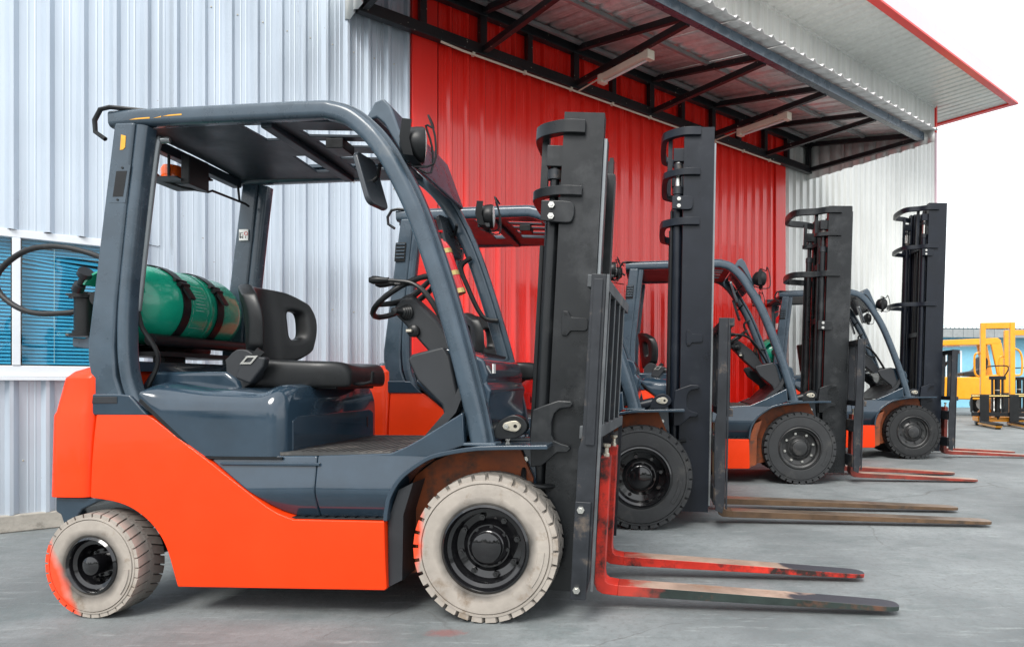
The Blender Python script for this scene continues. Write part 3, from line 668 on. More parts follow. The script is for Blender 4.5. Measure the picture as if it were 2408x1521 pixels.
def forklift(cfg):
    big = cfg['big']; W = cfg['W']; yc = W / 2
    root = empty('forklift', (*cfg['P'], 0), -R(cfg.get('yaw', 4.2)))
    tag(root, cfg['label'], 'forklift', 'forklifts parked in a row along the warehouse')
    if big:
        KX = [-1.9, -1.65, -.40, .0, .25]; VX = [-1.94, -1.67, -.465, .0, .285]
        KZ = [0, .12, .40, .69, .82, 1.02, 1.4, 2.1]; VZ = [0, .14, .42, .765, .885, 1.07, 1.43, 2.11]
        p1 = lambda x, z: (interp(KX, VX, x), interp(KZ, VZ, z))
    else: p1 = lambda x, z: (x, z)
    P = lambda pts: [p1(*q) for q in pts]
    PX = lambda x: p1(x, 1)[0]
    PZ = lambda z: p1(0, z)[1]
    Rf, Rr = (.338, .262) if big else (.295, .213)
    # --- counterweight: tapered loft
    def loft(rings, r, name, m, bev=.01):
        mb = MB(); n = None; vs_ = []
        for z, x0, x1, y0, y1 in rings:
            sec = rrect((x1 - x0) / 2, (y1 - y0) / 2, min(r, (x1 - x0) / 2.2), 4)
            n = len(sec); vs_ += [(a + (x0 + x1) / 2, b + (y0 + y1) / 2, z) for a, b in sec]
        fs = [(i * n + k, i * n + (k + 1) % n, (i + 1) * n + (k + 1) % n, (i + 1) * n + k) for i in range(len(rings) - 1) for k in range(n)]
        fs += [tuple(range(n - 1, -1, -1)), tuple((len(rings) - 1) * n + k for k in range(n))]
        mb.add(vs_, fs); return mb.build(name, m, root, bev=bev, ang=25)
    rg = [(.477, -1.842, -1.652, 0), (.815, -1.832, -1.652, 0), (.83, -1.826, -1.652, .006), (.97, -1.80, -1.642, .022), (.997, -1.775, -1.64, .04), (1.016, -1.735, -1.64, .07)]
    loft([(PZ(z), PX(a) - (.0), PX(b), y, W - y) for z, a, b, y in rg], .045, 'counterweight', ORANGE, .006)
    loft([(PZ(1.0), PX(-1.77), PX(-1.6), .1, W - .1), (PZ(1.035), PX(-1.76), PX(-1.6), .12, W - .12), (PZ(1.045), PX(-1.73), PX(-1.6), .15, W - .15)], .04, 'rear_cover', SLATE, .004)
    # --- side panels
    pan = P([(-1.648, .819)] + [(-1.45, .822), (-1.423, .817), (-1.39, .80), (-1.153, .639), (-.893, .452), (-.845, .425), (-.78, .402), (-.407, .400), (-.400, .130), (-.41, .122), (-1.278, .117)] +
            [(a, b) for a, b in c2([(-1.278, .117), (-1.313, .262), (-1.364, .353), (-1.439, .42), (-1.526, .459), (-1.648, .478)], 4)][1:])
    PZs = [PZ(q) for q in (.2, .3, .42, .5, .56, .62, .68, .74, .79)]
    def tum(x, y, z):
        o = .030 * max(0, (z - PZ(.42)) / .40) ** 2 + .010 * max(0, (PZ(.30) - z) / .18) ** 2
        return (x, y + o if y < yc else y - o, z)
    MB().prism(pan, 0, .06).cut(PZs).warp(tum).build('side_panel', ORANGE, root, bev=.010, seg=3, ang=45)
    MB().prism(pan, W - .06, W).cut(PZs).warp(tum).build('side_panel', ORANGE, root, bev=.010, seg=3, ang=45)
    core = P([(-1.78, .5), (-1.62, .86), (-1.2, .68), (-.42, .66), (.1, .6), (.1, .22), (-1.0, .15), (-1.25, .15), (-1.35, .45), (-1.7, .49)])
    MB().prism(core, .205, W - .205).build('chassis', DARK, root)
    if 1:
        wl = P([(-.395, .14), (-.395, .45), (-.34, .56), (-.26, .62), (-.19, .65), (.1, .685), (.16, .55), (.1, .3), (-.1, .2)])
        MB().prism(wl, .175, .20).build('wheel_well', CHASSIS, root)
        MB().prism(wl, W - .2, W - .175).build('wheel_well', CHASSIS, root)
        MB().prism(P([(-.402, .13), (-.402, .4), (-.36, .52), (-.30, .55), (-.34, .42), (-.345, .16)]), .03, .175).build('wheel_well_liner', CHASSIS if big else DARKPL, root)
    ap = P([(-1.82, .476), (-1.82, .415), (-1.797, .402), (-1.772, .33), (-1.75, .36), (-1.70, .425), (-1.63, .458), (-1.55, .476)])
    MB().prism(ap, .02, W - .02).build('rear_apron', SLATE, root, bev=.008)
    # --- hood
    hv = []; hx = [-1.452, -1.446, -1.43, -1.40, -1.36, -1.31, -1.25, -1.19, -1.12, -1.04, -.98, -.94, -.91, -.885, -.865, -.852, -.845, -.842]
    ND = None; xf = -.842
    for x in hx:
        zb = interp([-1.452, -1.188, -.842], [.885, .650, .650], x)
        zt = interp([-1.452, -1.44, -1.41, -1.36, -1.28, -1.2, -1.0, -.95], [.925, .945, .956, .954, .942, .932, .925, .923], x)
        d = xf - x                                                    # distance to the front face
        zt -= .10 * (1 - min(1, d / .13)) ** 2
        zt = max(zt, zb + .02)
        ins = .05 * (1 - min(1, d / .05)) ** 2                         # rounded front corner
        cr = .835 - .03 * (1 - min(1, d / .1))
        sec = []
        for k in range(6):
            z = zb + (cr - zb) * k / 5 if cr > zb + .02 else zb + .004 * k
            sec.append((.022 + ins, z))
        zs = sec[-1][1] + .002; zs = min(zs, zt - .004)
        for k in range(1, 8):
            q = R(90 * k / 7); sec.append((.022 + ins + .12 * (1 - math.cos(q)), zs + (zt - zs) * math.sin(q)))
        sec.append((yc, zt + .006))
        full = sec + [(W - y, z) for y, z in sec[::-1][1:]]
        ND = len(full); hv += [(*((lambda q: (q[0], y, q[1]))(p1(x, z))),) for y, z in full]
    hf = [(i * ND + k, i * ND + k + 1, (i + 1) * ND + k + 1, (i + 1) * ND + k) for i in range(len(hx) - 1) for k in range(ND - 1)]
    hf += [tuple(range(ND)), tuple((len(hx) - 1) * ND + k for k in range(ND))] + [(i * ND, (i + 1) * ND, (i + 1) * ND + ND - 1, i * ND + ND - 1) for i in range(len(hx) - 1)]
    MB().add(hv, hf).build('hood', SLATE, root, ang=50)
    xh = PX(-.842)
    MB().prism([(.10, PZ(.665)), (.10, PZ(.79)), (.14, PZ(.81)), (W - .14, PZ(.81)), (W - .10, PZ(.79)), (W - .10, PZ(.665))], xh - .004, xh + .005, axis='x').build('hood_front', SLATE, root, bev=.004, seg=3)
    MB().prism(P([(-1.452, .872), (-1.188, .640), (-.84, .640), (-.84, .649), (-1.186, .649), (-1.445, .885)]), .018, .03).build('hood_seal', BLACK, root)
    MB().box(xh, xh + .012, .07, W - .07, PZ(.652), PZ(.652) + .012).build('hood_seal', BLACK, root)
    MB().box(xh + .005, xh + .009, W - .19, W - .175, PZ(.72), PZ(.775)).build('hood_latch', BLACK, root, bev=.002)
    MB().prism(P([(-1.62, .9), (-1.55, 1.0), (-1.2, 1.0), (-1.14, .96), (-1.12, .9)]), yc - .3, yc + .38).build('radiator_cover', SLATE, root, bev=.02, seg=3)
    # --- step / floor
    def slant(x, y, z):
        d = PZ(.66) - z
        o = .030 - .030 * min(1, max(0, d) / .13) + .05 * max(0, (d - .15) / .11) ** 1.3 if d > -.02 else .030
        return (x, y + o if y < yc else y - o, z)
    SZ = [PZ(.66) - q for q in (.0, .02, .045, .07, .10, .13, .15, .165, .18, .20, .22, .24)]
    st = P([(-1.15, .636), (-1.12, .650), (-.692, .655), (-.395, .667), (-.34, .69), (-.279, .722), (-.10, .832), (-.092, .70), (-.202, .661), (-.272, .626), (-.343, .57), (-.386, .5), (-.402, .405), (-.79, .405), (-.85, .428), (-.893, .454)])
    st1 = P([(-1.15, .636), (-1.12, .650), (-.6985, .655), (-.6935, .405), (-.79, .405), (-.85, .428), (-.893, .454)])
    st2 = P([(-.697, .655), (-.395, .667), (-.34, .69), (-.279, .722), (-.10, .832), (-.092, .70), (-.202, .661), (-.272, .626), (-.343, .57), (-.386, .5), (-.402, .405), (-.692, .405)])
    for sp_ in (st1, st2):
        MB().prism(sp_, .004, .055).cut(SZ).warp(slant).build('step_panel', SLATE, root, bev=.009, seg=3)
        MB().prism(sp_, W - .055, W - .004).cut(SZ).warp(slant).build('step_panel', SLATE, root, bev=.009, seg=3)
    MB().box(PX(-1.1), PX(-.68), .012, .03, PZ(.615), PZ(.628)).build('step_trim', SLATE, root, bev=.004)
    MB().box(*[v for v in (PX(-.80), PX(-.412))], .012, .09, PZ(.402), PZ(.402) + .006).build('step_tread', BLACK, root, bev=.002)
    for i in range(9):
        x = PX(-.77) + i * .042
        MB().box(x, x + .026, .016, .08, PZ(.402) + .006, PZ(.402) + .0095).build('tread_bar', MASTM, root)
    MB().box(PX(-.86), PX(-.33), .04, W - .04, PZ(.655), PZ(.655) + .012).build('floor_plate', MAT_FLOOR, root)
    for i in range(14):
        x = PX(-.80) + i * .034
        MB().box(x, x + .016, .07, W - .07, PZ(.655) + .012, PZ(.655) + .0145).build('floor_rib', MAT_FLOOR, root)
    MB().prism(P([(-.37, .675), (-.30, .70), (-.16, .86), (-.10, 1.0), (-.08, .98), (-.14, .83), (-.28, .675)]), .08, W - .08).build('toe_board', DARKPL, root)
    # --- fender
    fp = [(x, 0, z) for x, z in c2(P([(-.404, .40), (-.400, .44), (-.386, .5), (-.343, .57), (-.272, .626), (-.202, .661), (-.066, .687), (.04, .694), (.248, .698)]), 4)]
    MB().sweep([(x, .0875, z) for x, y, z in fp], (0, 1, 0), [(-.0875, -.009), (.0875, -.009), (.0875, .009), (-.0875, .009)]).build('fender', SLATE, root, bev=.004)
    MB().sweep([(x, W - .0875, z) for x, y, z in fp], (0, 1, 0), [(-.0875, -.009), (.0875, -.009), (.0875, .009), (-.0875, .009)]).build('fender', SLATE, root, bev=.004)
    # --- front frame with bolts
    ff = P([(.02, .72), (.16, .72), (.17, .5), (.10, .4), (.05, .45), (.03, .56)])
    MB().prism(ff, .20, .225).build('frame_plate', SLATE, root, bev=.004)
    MB().prism(ff, W - .225, W - .2).build('frame_plate', SLATE, root, bev=.004)
    for (x, z) in ((.07, .62), (.10, .655), (.125, .63), (.065, .565), (.12, .60), (.085, .76), (.05, .715)):
        mb = MB(); xx, zz = p1(x, z); hexnut(mb, (xx, .20, zz), .012, -.016); mb.build('frame_bolt', CHROME, root)
    MB().tube(curve([(PX(.12), .19, PZ(.60)), (PX(.13), .15, PZ(.54)), (PX(.2), .16, PZ(.52)), (PX(.26), .2, PZ(.52))], 4), .012, 8).build('hydraulic_hose', BLACK, root)
    MB().tube([(0, .1, Rf), (0, W - .1, Rf)], .06, 12).build('front_axle', DARK, root)
    MB().tube([(PX(-1.6), .1, Rr), (PX(-1.6), W - .1, Rr)], .045, 12).build('rear_axle', DARK, root)
    # --- cowl
    kn = P([(-.351, 1.046), (-.332, 1.067), (-.20, 1.10), (-.175, 1.06), (-.127, .838), (-.192, .791), (-.207, .859), (-.31, .96)])
    MB().prism(kn, .10, .135).build('knee_panel', DARKPL, root, bev=.012, seg=3)
    MB().prism(kn, W - .135, W - .10).build('knee_panel', DARKPL, root, bev=.012, seg=3)
    cw = P([(-.30, 1.03), (-.20, 1.095), (-.12, 1.085), (-.04, 1.045), (-.022, .985), (-.030, .95), (-.008, .92), (-.022, .86), (-.015, .80), (-.02, .72), (-.12, .72), (-.16, .86), (-.24, .98)])
    MB().prism(cw, .137, W - .137).build('cowl', SLATE, root, bev=.012, seg=3)
    for i in range(6):
        x, z = p1(-.20 + i * .018, 1.10 - i * .004)
        MB().box(x, x + .008, .42, W - .18, z - .006, z + .004).build('cowl_vent', BLACK, root)
    if not big: MB().box(PX(-.035), PX(-.03), .21, .25, PZ(.99), PZ(1.03)).warp(lambda x, y, z: (x + .013, y, z)).build('label', WHITEP, root)
    # --- steering
    sh = -.0 if not big else .02
    cp = P([(-.543, 1.28), (-.49, 1.335), (-.445, 1.342), (-.328, 1.235), (-.22, 1.06), (-.30, 1.02), (-.40, 1.13), (-.482, 1.222)])
    MB().prism(cp, yc - .10, yc + .03).build('steering_column', DARKPL, root, bev=.014, seg=3)
    cx_, cz_ = p1(-.505, 1.352); an = R(-34)
    Ms = Matrix.Translation((cx_, yc - .02, cz_)) @ Matrix.Rotation(an, 4, 'Y')
    rimp = [(.165 * math.cos(2 * math.pi * k / 40), .165 * math.sin(2 * math.pi * k / 40), 0) for k in range(41)]
    MB().tube(rimp, [.0125 + .0012 * (k % 2) for k in range(41)], 10, M=Ms).build('steering_wheel', BLACK, root)
    sw = MB()
    for k in (0, 2.2, 4.1): sw.tube([(0, 0, -.02), (.08 * math.cos(k), .08 * math.sin(k), -.014), (.16 * math.cos(k), .16 * math.sin(k), 0)], [.018, .014, .011], 8, M=Ms)
    sw.lathe([(.0, .0), (.03, -.004), (.045, -.02), (.045, -.05), (0, -.05)], axis='z', n=16, M=Ms)
    sw.build('steering_spokes', BLACK, root)
    for i, yy in enumerate((yc - .2, yc - .16)):
        dx = .012 * i
        a = [p1(*q) for q in [(-.545 + dx, 1.405 - .01 * i), (-.47 + dx, 1.40 - .01 * i), (-.402, 1.388), (-.344, 1.34), (-.279, 1.24), (-.2, 1.08)]]
        MB().tube(curve([(x, yy, z) for x, z in a], 4), .0085, 8).build('lever', BLACK, root)
        x, z = a[0]
        MB().lathe([(0, -.055), (.012, -.052), (.019, -.035), (.017, -.01), (.011, .02), (.011, .035)], (x, yy, z), 'x', 14).build('lever_knob', BLACK, root)
    # gear lever with bellows, key switch
    bx_, bz_ = p1(-.465, 1.27)
    Mb = Matrix.Translation((bx_, yc - .10, bz_)) @ Matrix.Rotation(R(90), 4, 'X') @ Matrix.Rotation(R(-18), 4, 'Y')
    MB().lathe([(.034, 0), (.036, .006), (.030, .01), (.032, .016), (.026, .02), (.028, .026), (.022, .03), (.023, .036), (.016, .04), (.012, .06), (.016, .064), (.016, .09), (0, .094)], axis='z', n=18, M=Mb).build('gear_lever', BLACK, root)
    kx, kz = p1(-.43, 1.185)
    MB().lathe([(.028, 0), (.028, -.02), (.02, -.026), (0, -.026)], (kx, yc - .10, kz), 'y', 18).build('key_switch', BLACK, root)
    MB().box(kx - .022, kx + .004, yc - .15, yc - .128, kz - .007, kz + .005).build('key', ZINC, root, bev=.002)
    # --- seat
    seat_parts(root, yc, p1(-1.2, 1.05)[0] + cfg.get('seat', 0), PZ(1.05))
    # --- overhead guard
    gp = P([(-1.615, 2.056), (-1.5, 2.060), (-1.17, 2.066), (-.74, 2.073), (-.66, 2.066), (-.585, 2.04), (-.51, 1.98), (-.455, 1.915), (-.397, 1.825), (-.31, 1.645), (-.223, 1.40), (-.135, 1.105), (-.069, .847), (-.038, .698)])
    def rail(yp, name):
        pth = [(x, yp, z) for x, z in c2(gp, 5)]
        o = MB().sweep(pth, (0, 1, 0), rrect(.034, .036, .022, 4)).build(name, GUARD, root, ang=50)
        s = 1 if yp < yc else -1
        MB().sweep([(x, yp + s * .03, z) for x, y, z in pth], (0, 1, 0), [(-.014, .030), (.02, .030), (.02, .05), (-.014, .05)]).build('guard_lip', GUARD, root, bev=.003)
        x, z = p1(-.04, .698)
        MB().box(x - .075, x + .075, yp - .05, yp + .05, z, z + .012).build('pillar_foot', GUARD, root, bev=.004)
    rail(.085, 'guard_rail'); rail(W - .085, 'guard_rail')
    def pillar(y0, y1, near):
        fl = P([(-1.575, 2.03), (-1.485, 2.03), (-1.567, 1.28), (-1.578, 1.1), (-1.57, .98), (-1.545, .905), (-1.50, .822), (-1.655, .822), (-1.668, .90), (-1.692, 1.05), (-1.692, 1.12)])
        MB().prism(fl, y0, y1).build('rear_pillar', GUARD, root, bev=.012, seg=3)
        rp = c2(P([(-1.462, 2.02), (-1.50, 1.70), (-1.540, 1.32), (-1.547, 1.12), (-1.535, .98), (-1.50, .88), (-1.45, .82)]), 5)
        MB().sweep([(x, (y0 + y1) / 2 + .012, z) for x, z in rp], (0, 1, 0), rrect(.038, .026, .018, 4)).build('pillar_rib', GUARD, root, ang=50)
        ft = P([(-1.695, .815), (-1.672, .905), (-1.545, .905), (-1.50, .90), (-1.418, .815)])
        MB().prism(ft, y0 - .008 if near else y0, y1 + .03 if near else y1 + .008).build('pillar_base', SLATE, root, bev=.008)
    pillar(.035, .095, True); pillar(W - .095, W - .035, False)
    if not big:
        co = [(-1.565, 1.835), (-1.508, 1.835), (-1.527, 1.712), (-1.584, 1.712)]
        MB().prism([(-1.562, 1.827), (-1.515, 1.827), (-1.533, 1.721), (-1.578, 1.721)], .033, .036).build('pillar_cutout', BLACK, root)
        MB().prism([(-1.572, 1.852), (-1.500, 1.852), (-1.524, 1.696), (-1.594, 1.696)], .0338, .0352).build('pillar_plate', GUARD, root)
        for x, z in ((-1.535, 1.840), (-1.556, 1.708)): MB().lathe([(.0045, 0), (.0045, -.003), (0, -.003)], (x, .034, z), 'y', 10).build('screw_hole', BLACK, root)
        MB().prism([(-1.541, 1.978), (-1.521, 1.972), (-1.524, 1.925), (-1.533, 1.916), (-1.546, 1.914)], .0332, .0348).build('sticker', YELST, root)
        for a, b, z in ((-1.52, -1.43, 2.048), (-1.415, -1.38, 2.052), (-1.375, -1.29, 2.058)): MB().prism([(a, z - .003), (b, z), (b, z + .006), (a + .03, z + .003)], .0500, .0516).build('paint_scar', YELST, root)
        tt = curve([(-1.40, .13, 1.985), (-1.43, .12, 1.98), (-1.447, .115, 1.95), (-1.49, .112, 1.6), (-1.524, .11, 1.30), (-1.53, .11, 1.26)], 4)
        MB().tube(tt, .0135, 10).build('pillar_conduit', STEELG, root)
        MB().tube(curve([(-1.53, .11, 1.27), (-1.52, .12, 1.19), (-1.47, .14, 1.09), (-1.475, .15, 1.02), (-1.51, .14, .93)], 6), [.009 + .0014 * (k % 2) for k in range(25)], 8).build('cable_sleeve', BLACK, root)
        MB().prism([(-1.662, .865), (-1.552, .865), (-1.552, .893), (-1.658, .893)], .024, .0275).build('pad_plate', DARKPL, root, bev=.002)
        MB().box(-1.585, -1.535, W - .105, W - .0965, 1.72, 1.78).build('warning_sticker', WHITEP, root)
        for q in ((-1.581, -1.5795, 1.733, 1.765), (-1.579, -1.562, 1.738, 1.7395), (-1.5635, -1.562, 1.738, 1.752), (-1.576, -1.5745, 1.738, 1.762), (-1.5745, -1.563, 1.7605, 1.762)): MB().box(q[0], q[1], W - .107, W - .1051, q[2], q[3]).build('sticker_print', BLACK, root)
        for x in (-1.575, -1.5645): MB().lathe([(.003, 0), (.003, -.0015), (0, -.0015)], (x, W - .1052, 1.735), 'y', 10).build('sticker_print', BLACK, root)
        MB().box(-1.5475, -1.5455, W - .107, W - .1051, 1.732, 1.744).build('sticker_print', BLACK, root)
        MB().ring([(.008, 0), (.0105, 0), (.0105, -.0015), (.008, -.0015)], (-1.545, W - .1052, 1.757), 'y', 20).build('sticker_ring', REDP, root)
    else:
        x0, z0 = -1.562, 1.80
        MB().prism(P([(x0 - .045, z0 + .065), (x0 + .03, z0 + .065), (x0 + .02, z0 - .065), (x0 - .055, z0 - .065)]), .026, .036).build('vent', BLACK, root, bev=.004)
        for i in range(5):
            z = z0 - .045 + i * .023
            MB().prism(P([(x0 - .045 + i * .002, z), (x0 + .016 + i * .002, z), (x0 + .016 + i * .002, z + .01), (x0 - .045 + i * .002, z + .01)]), .020, .0265).build('vent_slat', GUARD, root, bev=.002)
    # roof panel with slots
    xs = [-1.57, -1.45, -1.095, -1.005, -.93, -.875, -.63, -.56]
    ys = [.1, .14, .215, .30, .34, .36, .445, .525, .56, .61, .68, .765, .79, .83, W - .1]
    holes = {(2, 1), (2, 2), (2, 3), (2, 8), (2, 9), (2, 10), (2, 11), (5, 2), (5, 5), (5, 7), (5, 8), (5, 10)}
    MB().grid([PX(x) for x in xs], ys, holes, lambda x, y, s: (x, y, PZ(2.040) + s + .012 * math.sin(math.pi * (y - .1) / (W - .2)) - max(0, x - PX(-.72)) * .12), .012).build('roof_panel', ROOFU, root, bev=.002)
    for x in (-1.59, -.962):
        MB().box(PX(x) - .025, PX(x) + .025, .11, W - .11, PZ(2.0) + (.0 if x < -1.5 else .02), PZ(2.046)).build('roof_crossbar', ROOFU, root, bev=.006)
    MB().prism(P([(-.55, 2.035), (-.50, 2.12), (-.462, 2.135), (-.43, 2.10), (-.345, 1.87), (-.36, 1.86), (-.46, 2.03), (-.49, 2.055)]), .125, W - .10).build('front_visor', GUARD, root, bev=.01, seg=3)
    MB().box(PX(-.80), PX(-.72), .3, .42, PZ(1.995), PZ(2.04)).build('roof_lamp_box', BLACK, root, bev=.004)
    # rear grab hook
    hk = P([(-1.45, 2.095), (-1.60, 2.098), (-1.642, 2.09), (-1.668, 2.045), (-1.664, 1.996), (-1.62, 1.965)])
    MB().tube([(x, .045 + .05 * (i == 0), z) for i, (x, z) in enumerate(hk)], .0095, 8).build('rear_hook', BLACK, root)
    # front lamps, mirrors, grab bar
    x, z = p1(-.30, 1.92); lamp(root, (x, .10, z + .005), 1.05, R(24))
    x, z = p1(-.21, 1.83); lamp(root, (x, W - .08, z), .92, R(10))
    MB().box(p1(-.265, 1.8)[0], p1(-.2, 1.8)[0], W - .125, W - .115, PZ(1.765), PZ(1.87)).build('lamp_plate', DARKPL, root, bev=.004)
    x, z = p1(-.535, 1.80); mirror(root, (x, .17, z), R(-8), 1.)
    x, z = p1(-.415, 1.71); mirror(root, (x, W - .13, z), R(-12), 1.)
    gb = curve([(x, W - .15, z) for x, z in P([(-.292, 1.60), (-.345, 1.555), (-.317, 1.462), (-.234, 1.297), (-.15, 1.27)])], 4)
    MB().sweep(gb, (0, 1, 0), rrect(.014, .011, .008, 2)).build('grab_bar', BLACK, root)
    if cfg.get('beacon'):
        MB().prism(P([(-1.66, 1.888), (-1.50, 1.888), (-1.50, 1.882), (-1.66, 1.882)]), .30, .52).build('beacon_shelf', DARKPL, root)
        bcn = MB().lathe([(.048, .0), (.05, .012), (.05, .02), (.046, .022), (.048, .06), (.04, .078), (0, .08)], (PX(-1.60), .41, PZ(1.888)), 'z', 24).build('beacon', AMBER, root, ang=40)
        MB().lathe([(.052, 0), (.054, .014), (.05, .016), (0, .016)], (PX(-1.60), .41, PZ(1.888)), 'z', 24).build('beacon_base', WHITEP, bcn)
        MB().box(PX(-1.50), PX(-1.46), .33, .47, PZ(1.86), PZ(1.995)).build('beacon_box', BLACK, root, bev=.004)
        for q in ([(-1.62, .2, 1.99), (-1.66, .2, 1.93), (-1.66, .33, 1.90), (-1.56, .42, 1.87), (-1.50, .52, 1.875), (-1.50, .55, 1.89), (-1.52, .85, 1.905), (-1.52, .88, 1.9)],
                  [(-1.62, .2, 1.96), (-1.66, .45, 1.90)], [(-1.53, .5, 1.97), (-1.50, .55, 1.94), (-1.5, .5, 1.93)], [(-1.58, .36, 2.0), (-1.58, .36, 1.89)], [(-1.53, .8, 1.99), (-1.52, .8, 1.9)]):
            MB().tube([(PX(a), b, PZ(c)) for a, b, c in q], .006, 6).build('guard_rod', BLACK, root)
    if cfg.get('rear_lamp'):
        lamp(root, (PX(-1.70), .06, PZ(2.0)), .75, math.pi)
        MB().tube([(PX(-1.63), .06, PZ(2.06)), (PX(-1.68), .06, PZ(2.1)), (PX(-1.74), .06, PZ(2.09)), (PX(-1.75), .06, PZ(1.9)), (PX(-1.63), .07, PZ(1.88))], .005, 6).build('lamp_cage', BLACK, root)
    # --- mast
    mx, lean, top, rw = cfg['mx'], R(cfg['lean']), cfg['top'], cfg['rw']
    Mm = Matrix.Translation((mx, 0, .1)) @ Matrix.Rotation(lean, 4, 'Y') @ Matrix.Translation((0, 0, -.1))
    MM = cfg['mast']
    ny = cfg['ny']
    x0, x1 = 0, rw                                                   # rear and front edge of the outer rail
    for s in (0, 1):
        f = (lambda y: y) if s == 0 else (lambda y: W - y)
        a, b = sorted((f(ny), f(ny + .018)))
        rl = MB().box(x0, x1, a, b, .09, top)
        a, b = sorted((f(ny + .018), f(ny + .075)))
        rl.box(x0, x0 + .02, a, b, .09, top).box(x1 - .02, x1, a, b, .09, top)
        rl.build('outer_rail', MM, root, M=Mm)
        a, b = sorted((f(ny + .045), f(ny + .11)))
        ir = MB().box(x0 + .03, x1 - .005 + .02, a, b, .12, top - (.0 if cfg['tri'] else .09)); ir.build('inner_rail', MM, root, bev=.004, M=Mm)
        if not cfg['tri']:
            a, b = sorted((f(ny + .02), f(ny + .045)))
            MB().box(x1 + .002, x1 + .014, a, b, .13, top - .10).build('worn_rail_edge', STEELG, root, M=Mm)
        if cfg['tri']:
            a, b = sorted((f(ny + .115), f(ny + .17)))
            MB().box(x0 + .05, x1 + .04, a, b, .14, top - .02).build('inner_rail', MM, root, bev=.004, M=Mm)
        yy = f(ny + .055)
        MB().tube([(x0 - .035, yy, .35), (x0 - .035, yy, top - .42)], .032, 16).build('lift_cylinder', MM, root, M=Mm)
        MB().tube([(x0 - .035, yy, top - .43), (x0 - .035, yy, top - .2)], .02, 14).build('cylinder_rod', CHROME if cfg.get('chrome') else MM, root, M=Mm)
        MB().lathe([(.032, 0), (.036, .004), (.036, .05), (.03, .056), (0, .056)], (x0 - .035, yy, top - .44), 'z', 18).build('cylinder_cap', CARR, root, M=Mm)
        MB().lathe([(.03, 0), (.03, .04), (0, .04)], (x0 - .035, yy, top - .27), 'z', 18).build('rod_head', CARR, root, M=Mm)
        MB().box(x0 - .07, x0 + .01, yy - .03, yy + .03, top - .22, top - .13).build('rod_bracket', MM, root, bev=.004, M=Mm)
        MB().tube([(x0 - .075, yy, .35), (x0 - .075, yy, top - .55)], .010, 8).build('hydraulic_pipe', BLACK, root, M=Mm)
    # hoops: cross ties bowed towards the driver
    for z, hh, dep in cfg['hoops']:
        pl = [(rw * .55, ny - .012), (rw * .2, ny - .014), (-.02, ny + .0), (-.10, ny + .06), (-dep, ny + .16), (-dep, W - ny - .16), (-.10, W - ny - .06), (-.02, W - ny), (rw * .2, W - ny + .014), (rw * .55, W - ny + .012)]
        MB().sweep(curve([(x, y, z) for x, y in pl], 5), (0, 0, 1), [(-hh / 2, -.012), (hh / 2, -.012), (hh / 2, .026), (-hh / 2, .026)]).build('cross_tie', MM, root, bev=.003, M=Mm)
    if len(cfg['hoops']) > 1:
        for yy in (ny + .1, W - ny - .1):
            MB().box(-.105, -.075, yy, yy + .03, cfg['hoops'][1][0], cfg['hoops'][0][0]).build('tie_post', MM, root, M=Mm)
    # near clamp with two bolts, stop plates
    zc = cfg['clamp']
    MB().prism(c2([(x0 - .075, zc - .04), (x0 + .03, zc - .045), (x0 + .06, zc - .03), (x0 + .062, zc + .03), (x0 + .03, zc + .045), (x0 - .075, zc + .045)], 3), ny - .022, ny - .004).build('pipe_clamp', MM, root, bev=.004, M=Mm)
    for dz in (-.022, .024):
        mb = MB(); hexnut(mb, (x0 - .03, ny - .022, zc + dz), .014, -.012); mb.build('clamp_bolt', CHROME, root, M=Mm)
    if cfg.get('stop'):
        zs = cfg['stop']
        MB().prism([(x0 + .04, zs - .05), (x0 + .06, zs - .05), (x0 + .075, zs - .03), (x0 + .135, zs - .028), (x0 + .145, zs - .018), (x0 + .145, zs + .018), (x0 + .135, zs + .026), (x0 + .075, zs + .028), (x0 + .06, zs + .052), (x0 + .04, zs + .052), (x0 + .034, zs + .03), (x0 + .034, zs - .03)], ny - .012, ny - .001).build('stop_plate', MM, root, bev=.003, M=Mm)
        for dz in (-.038, .04): MB().lathe([(.006, 0), (.006, -.002), (0, -.002)], (x0 + .05, ny - .012, zs + dz), 'y', 10).build('stop_hole', BLACK, root, M=Mm)
    MB().box(x0, x1, ny + .02, W - ny - .02, .12, .22).build('mast_crossbar', MM, root, bev=.006, M=Mm)
    MB().box(x0 + .05, x1 - .02, ny + .1, W - ny - .1, top - .2, top - .1).build('mast_crossbar', MM, root, bev=.006, M=Mm)
    for yy in (yc - .1, yc + .1):
        MB().box(x0 + .05, x0 + .075, yy - .014, yy + .014, .4, top - .12).build('lift_chain', BLACK, root, M=Mm)
    if cfg['tri']:
        MB().tube([(x0 + .08, yc, .2), (x0 + .08, yc, top - .6)], .042, 16).build('centre_cylinder', MM, root, M=Mm)
        for k in range(5):
            yy = yc - .2 + k * .055 + (.1 if k > 2 else 0)
            pth = curve([(x0 + .02, yy, .5), (x0 + .01, yy, 1.2), (x0 + .02, yy, top - .2), (x0 + .045, yy, top - .13), (x0 + .08, yy, top - .2), (x0 + .08, yy, top - .6)], 5)
            MB().tube(pth, .012, 8).build('hydraulic_hose', BLACK, root, M=Mm)
        for k, zz in enumerate((.75, 1.55, top - .55)):
            MB().box(x0 - .01, x0 + .03, ny + .12, W - ny - .12, zz, zz + .06).build('mast_crossbar', MM, root, bev=.005, M=Mm)
    # tilt bracket + tilt cylinder
    dxb = mx - .19 + (0 if not big else .0)
    tb = [(.157, .733), (.169, .84), (.21, .856), (.274, .877), (.327, .875), (.335, .862), (.325, .85), (.28, .843), (.257, .825), (.247, .788), (.247, .736), (.257, .713), (.286, .701), (.318, .692), (.324, .678), (.31, .664), (.269, .664), (.204, .608), (.16, .602)]
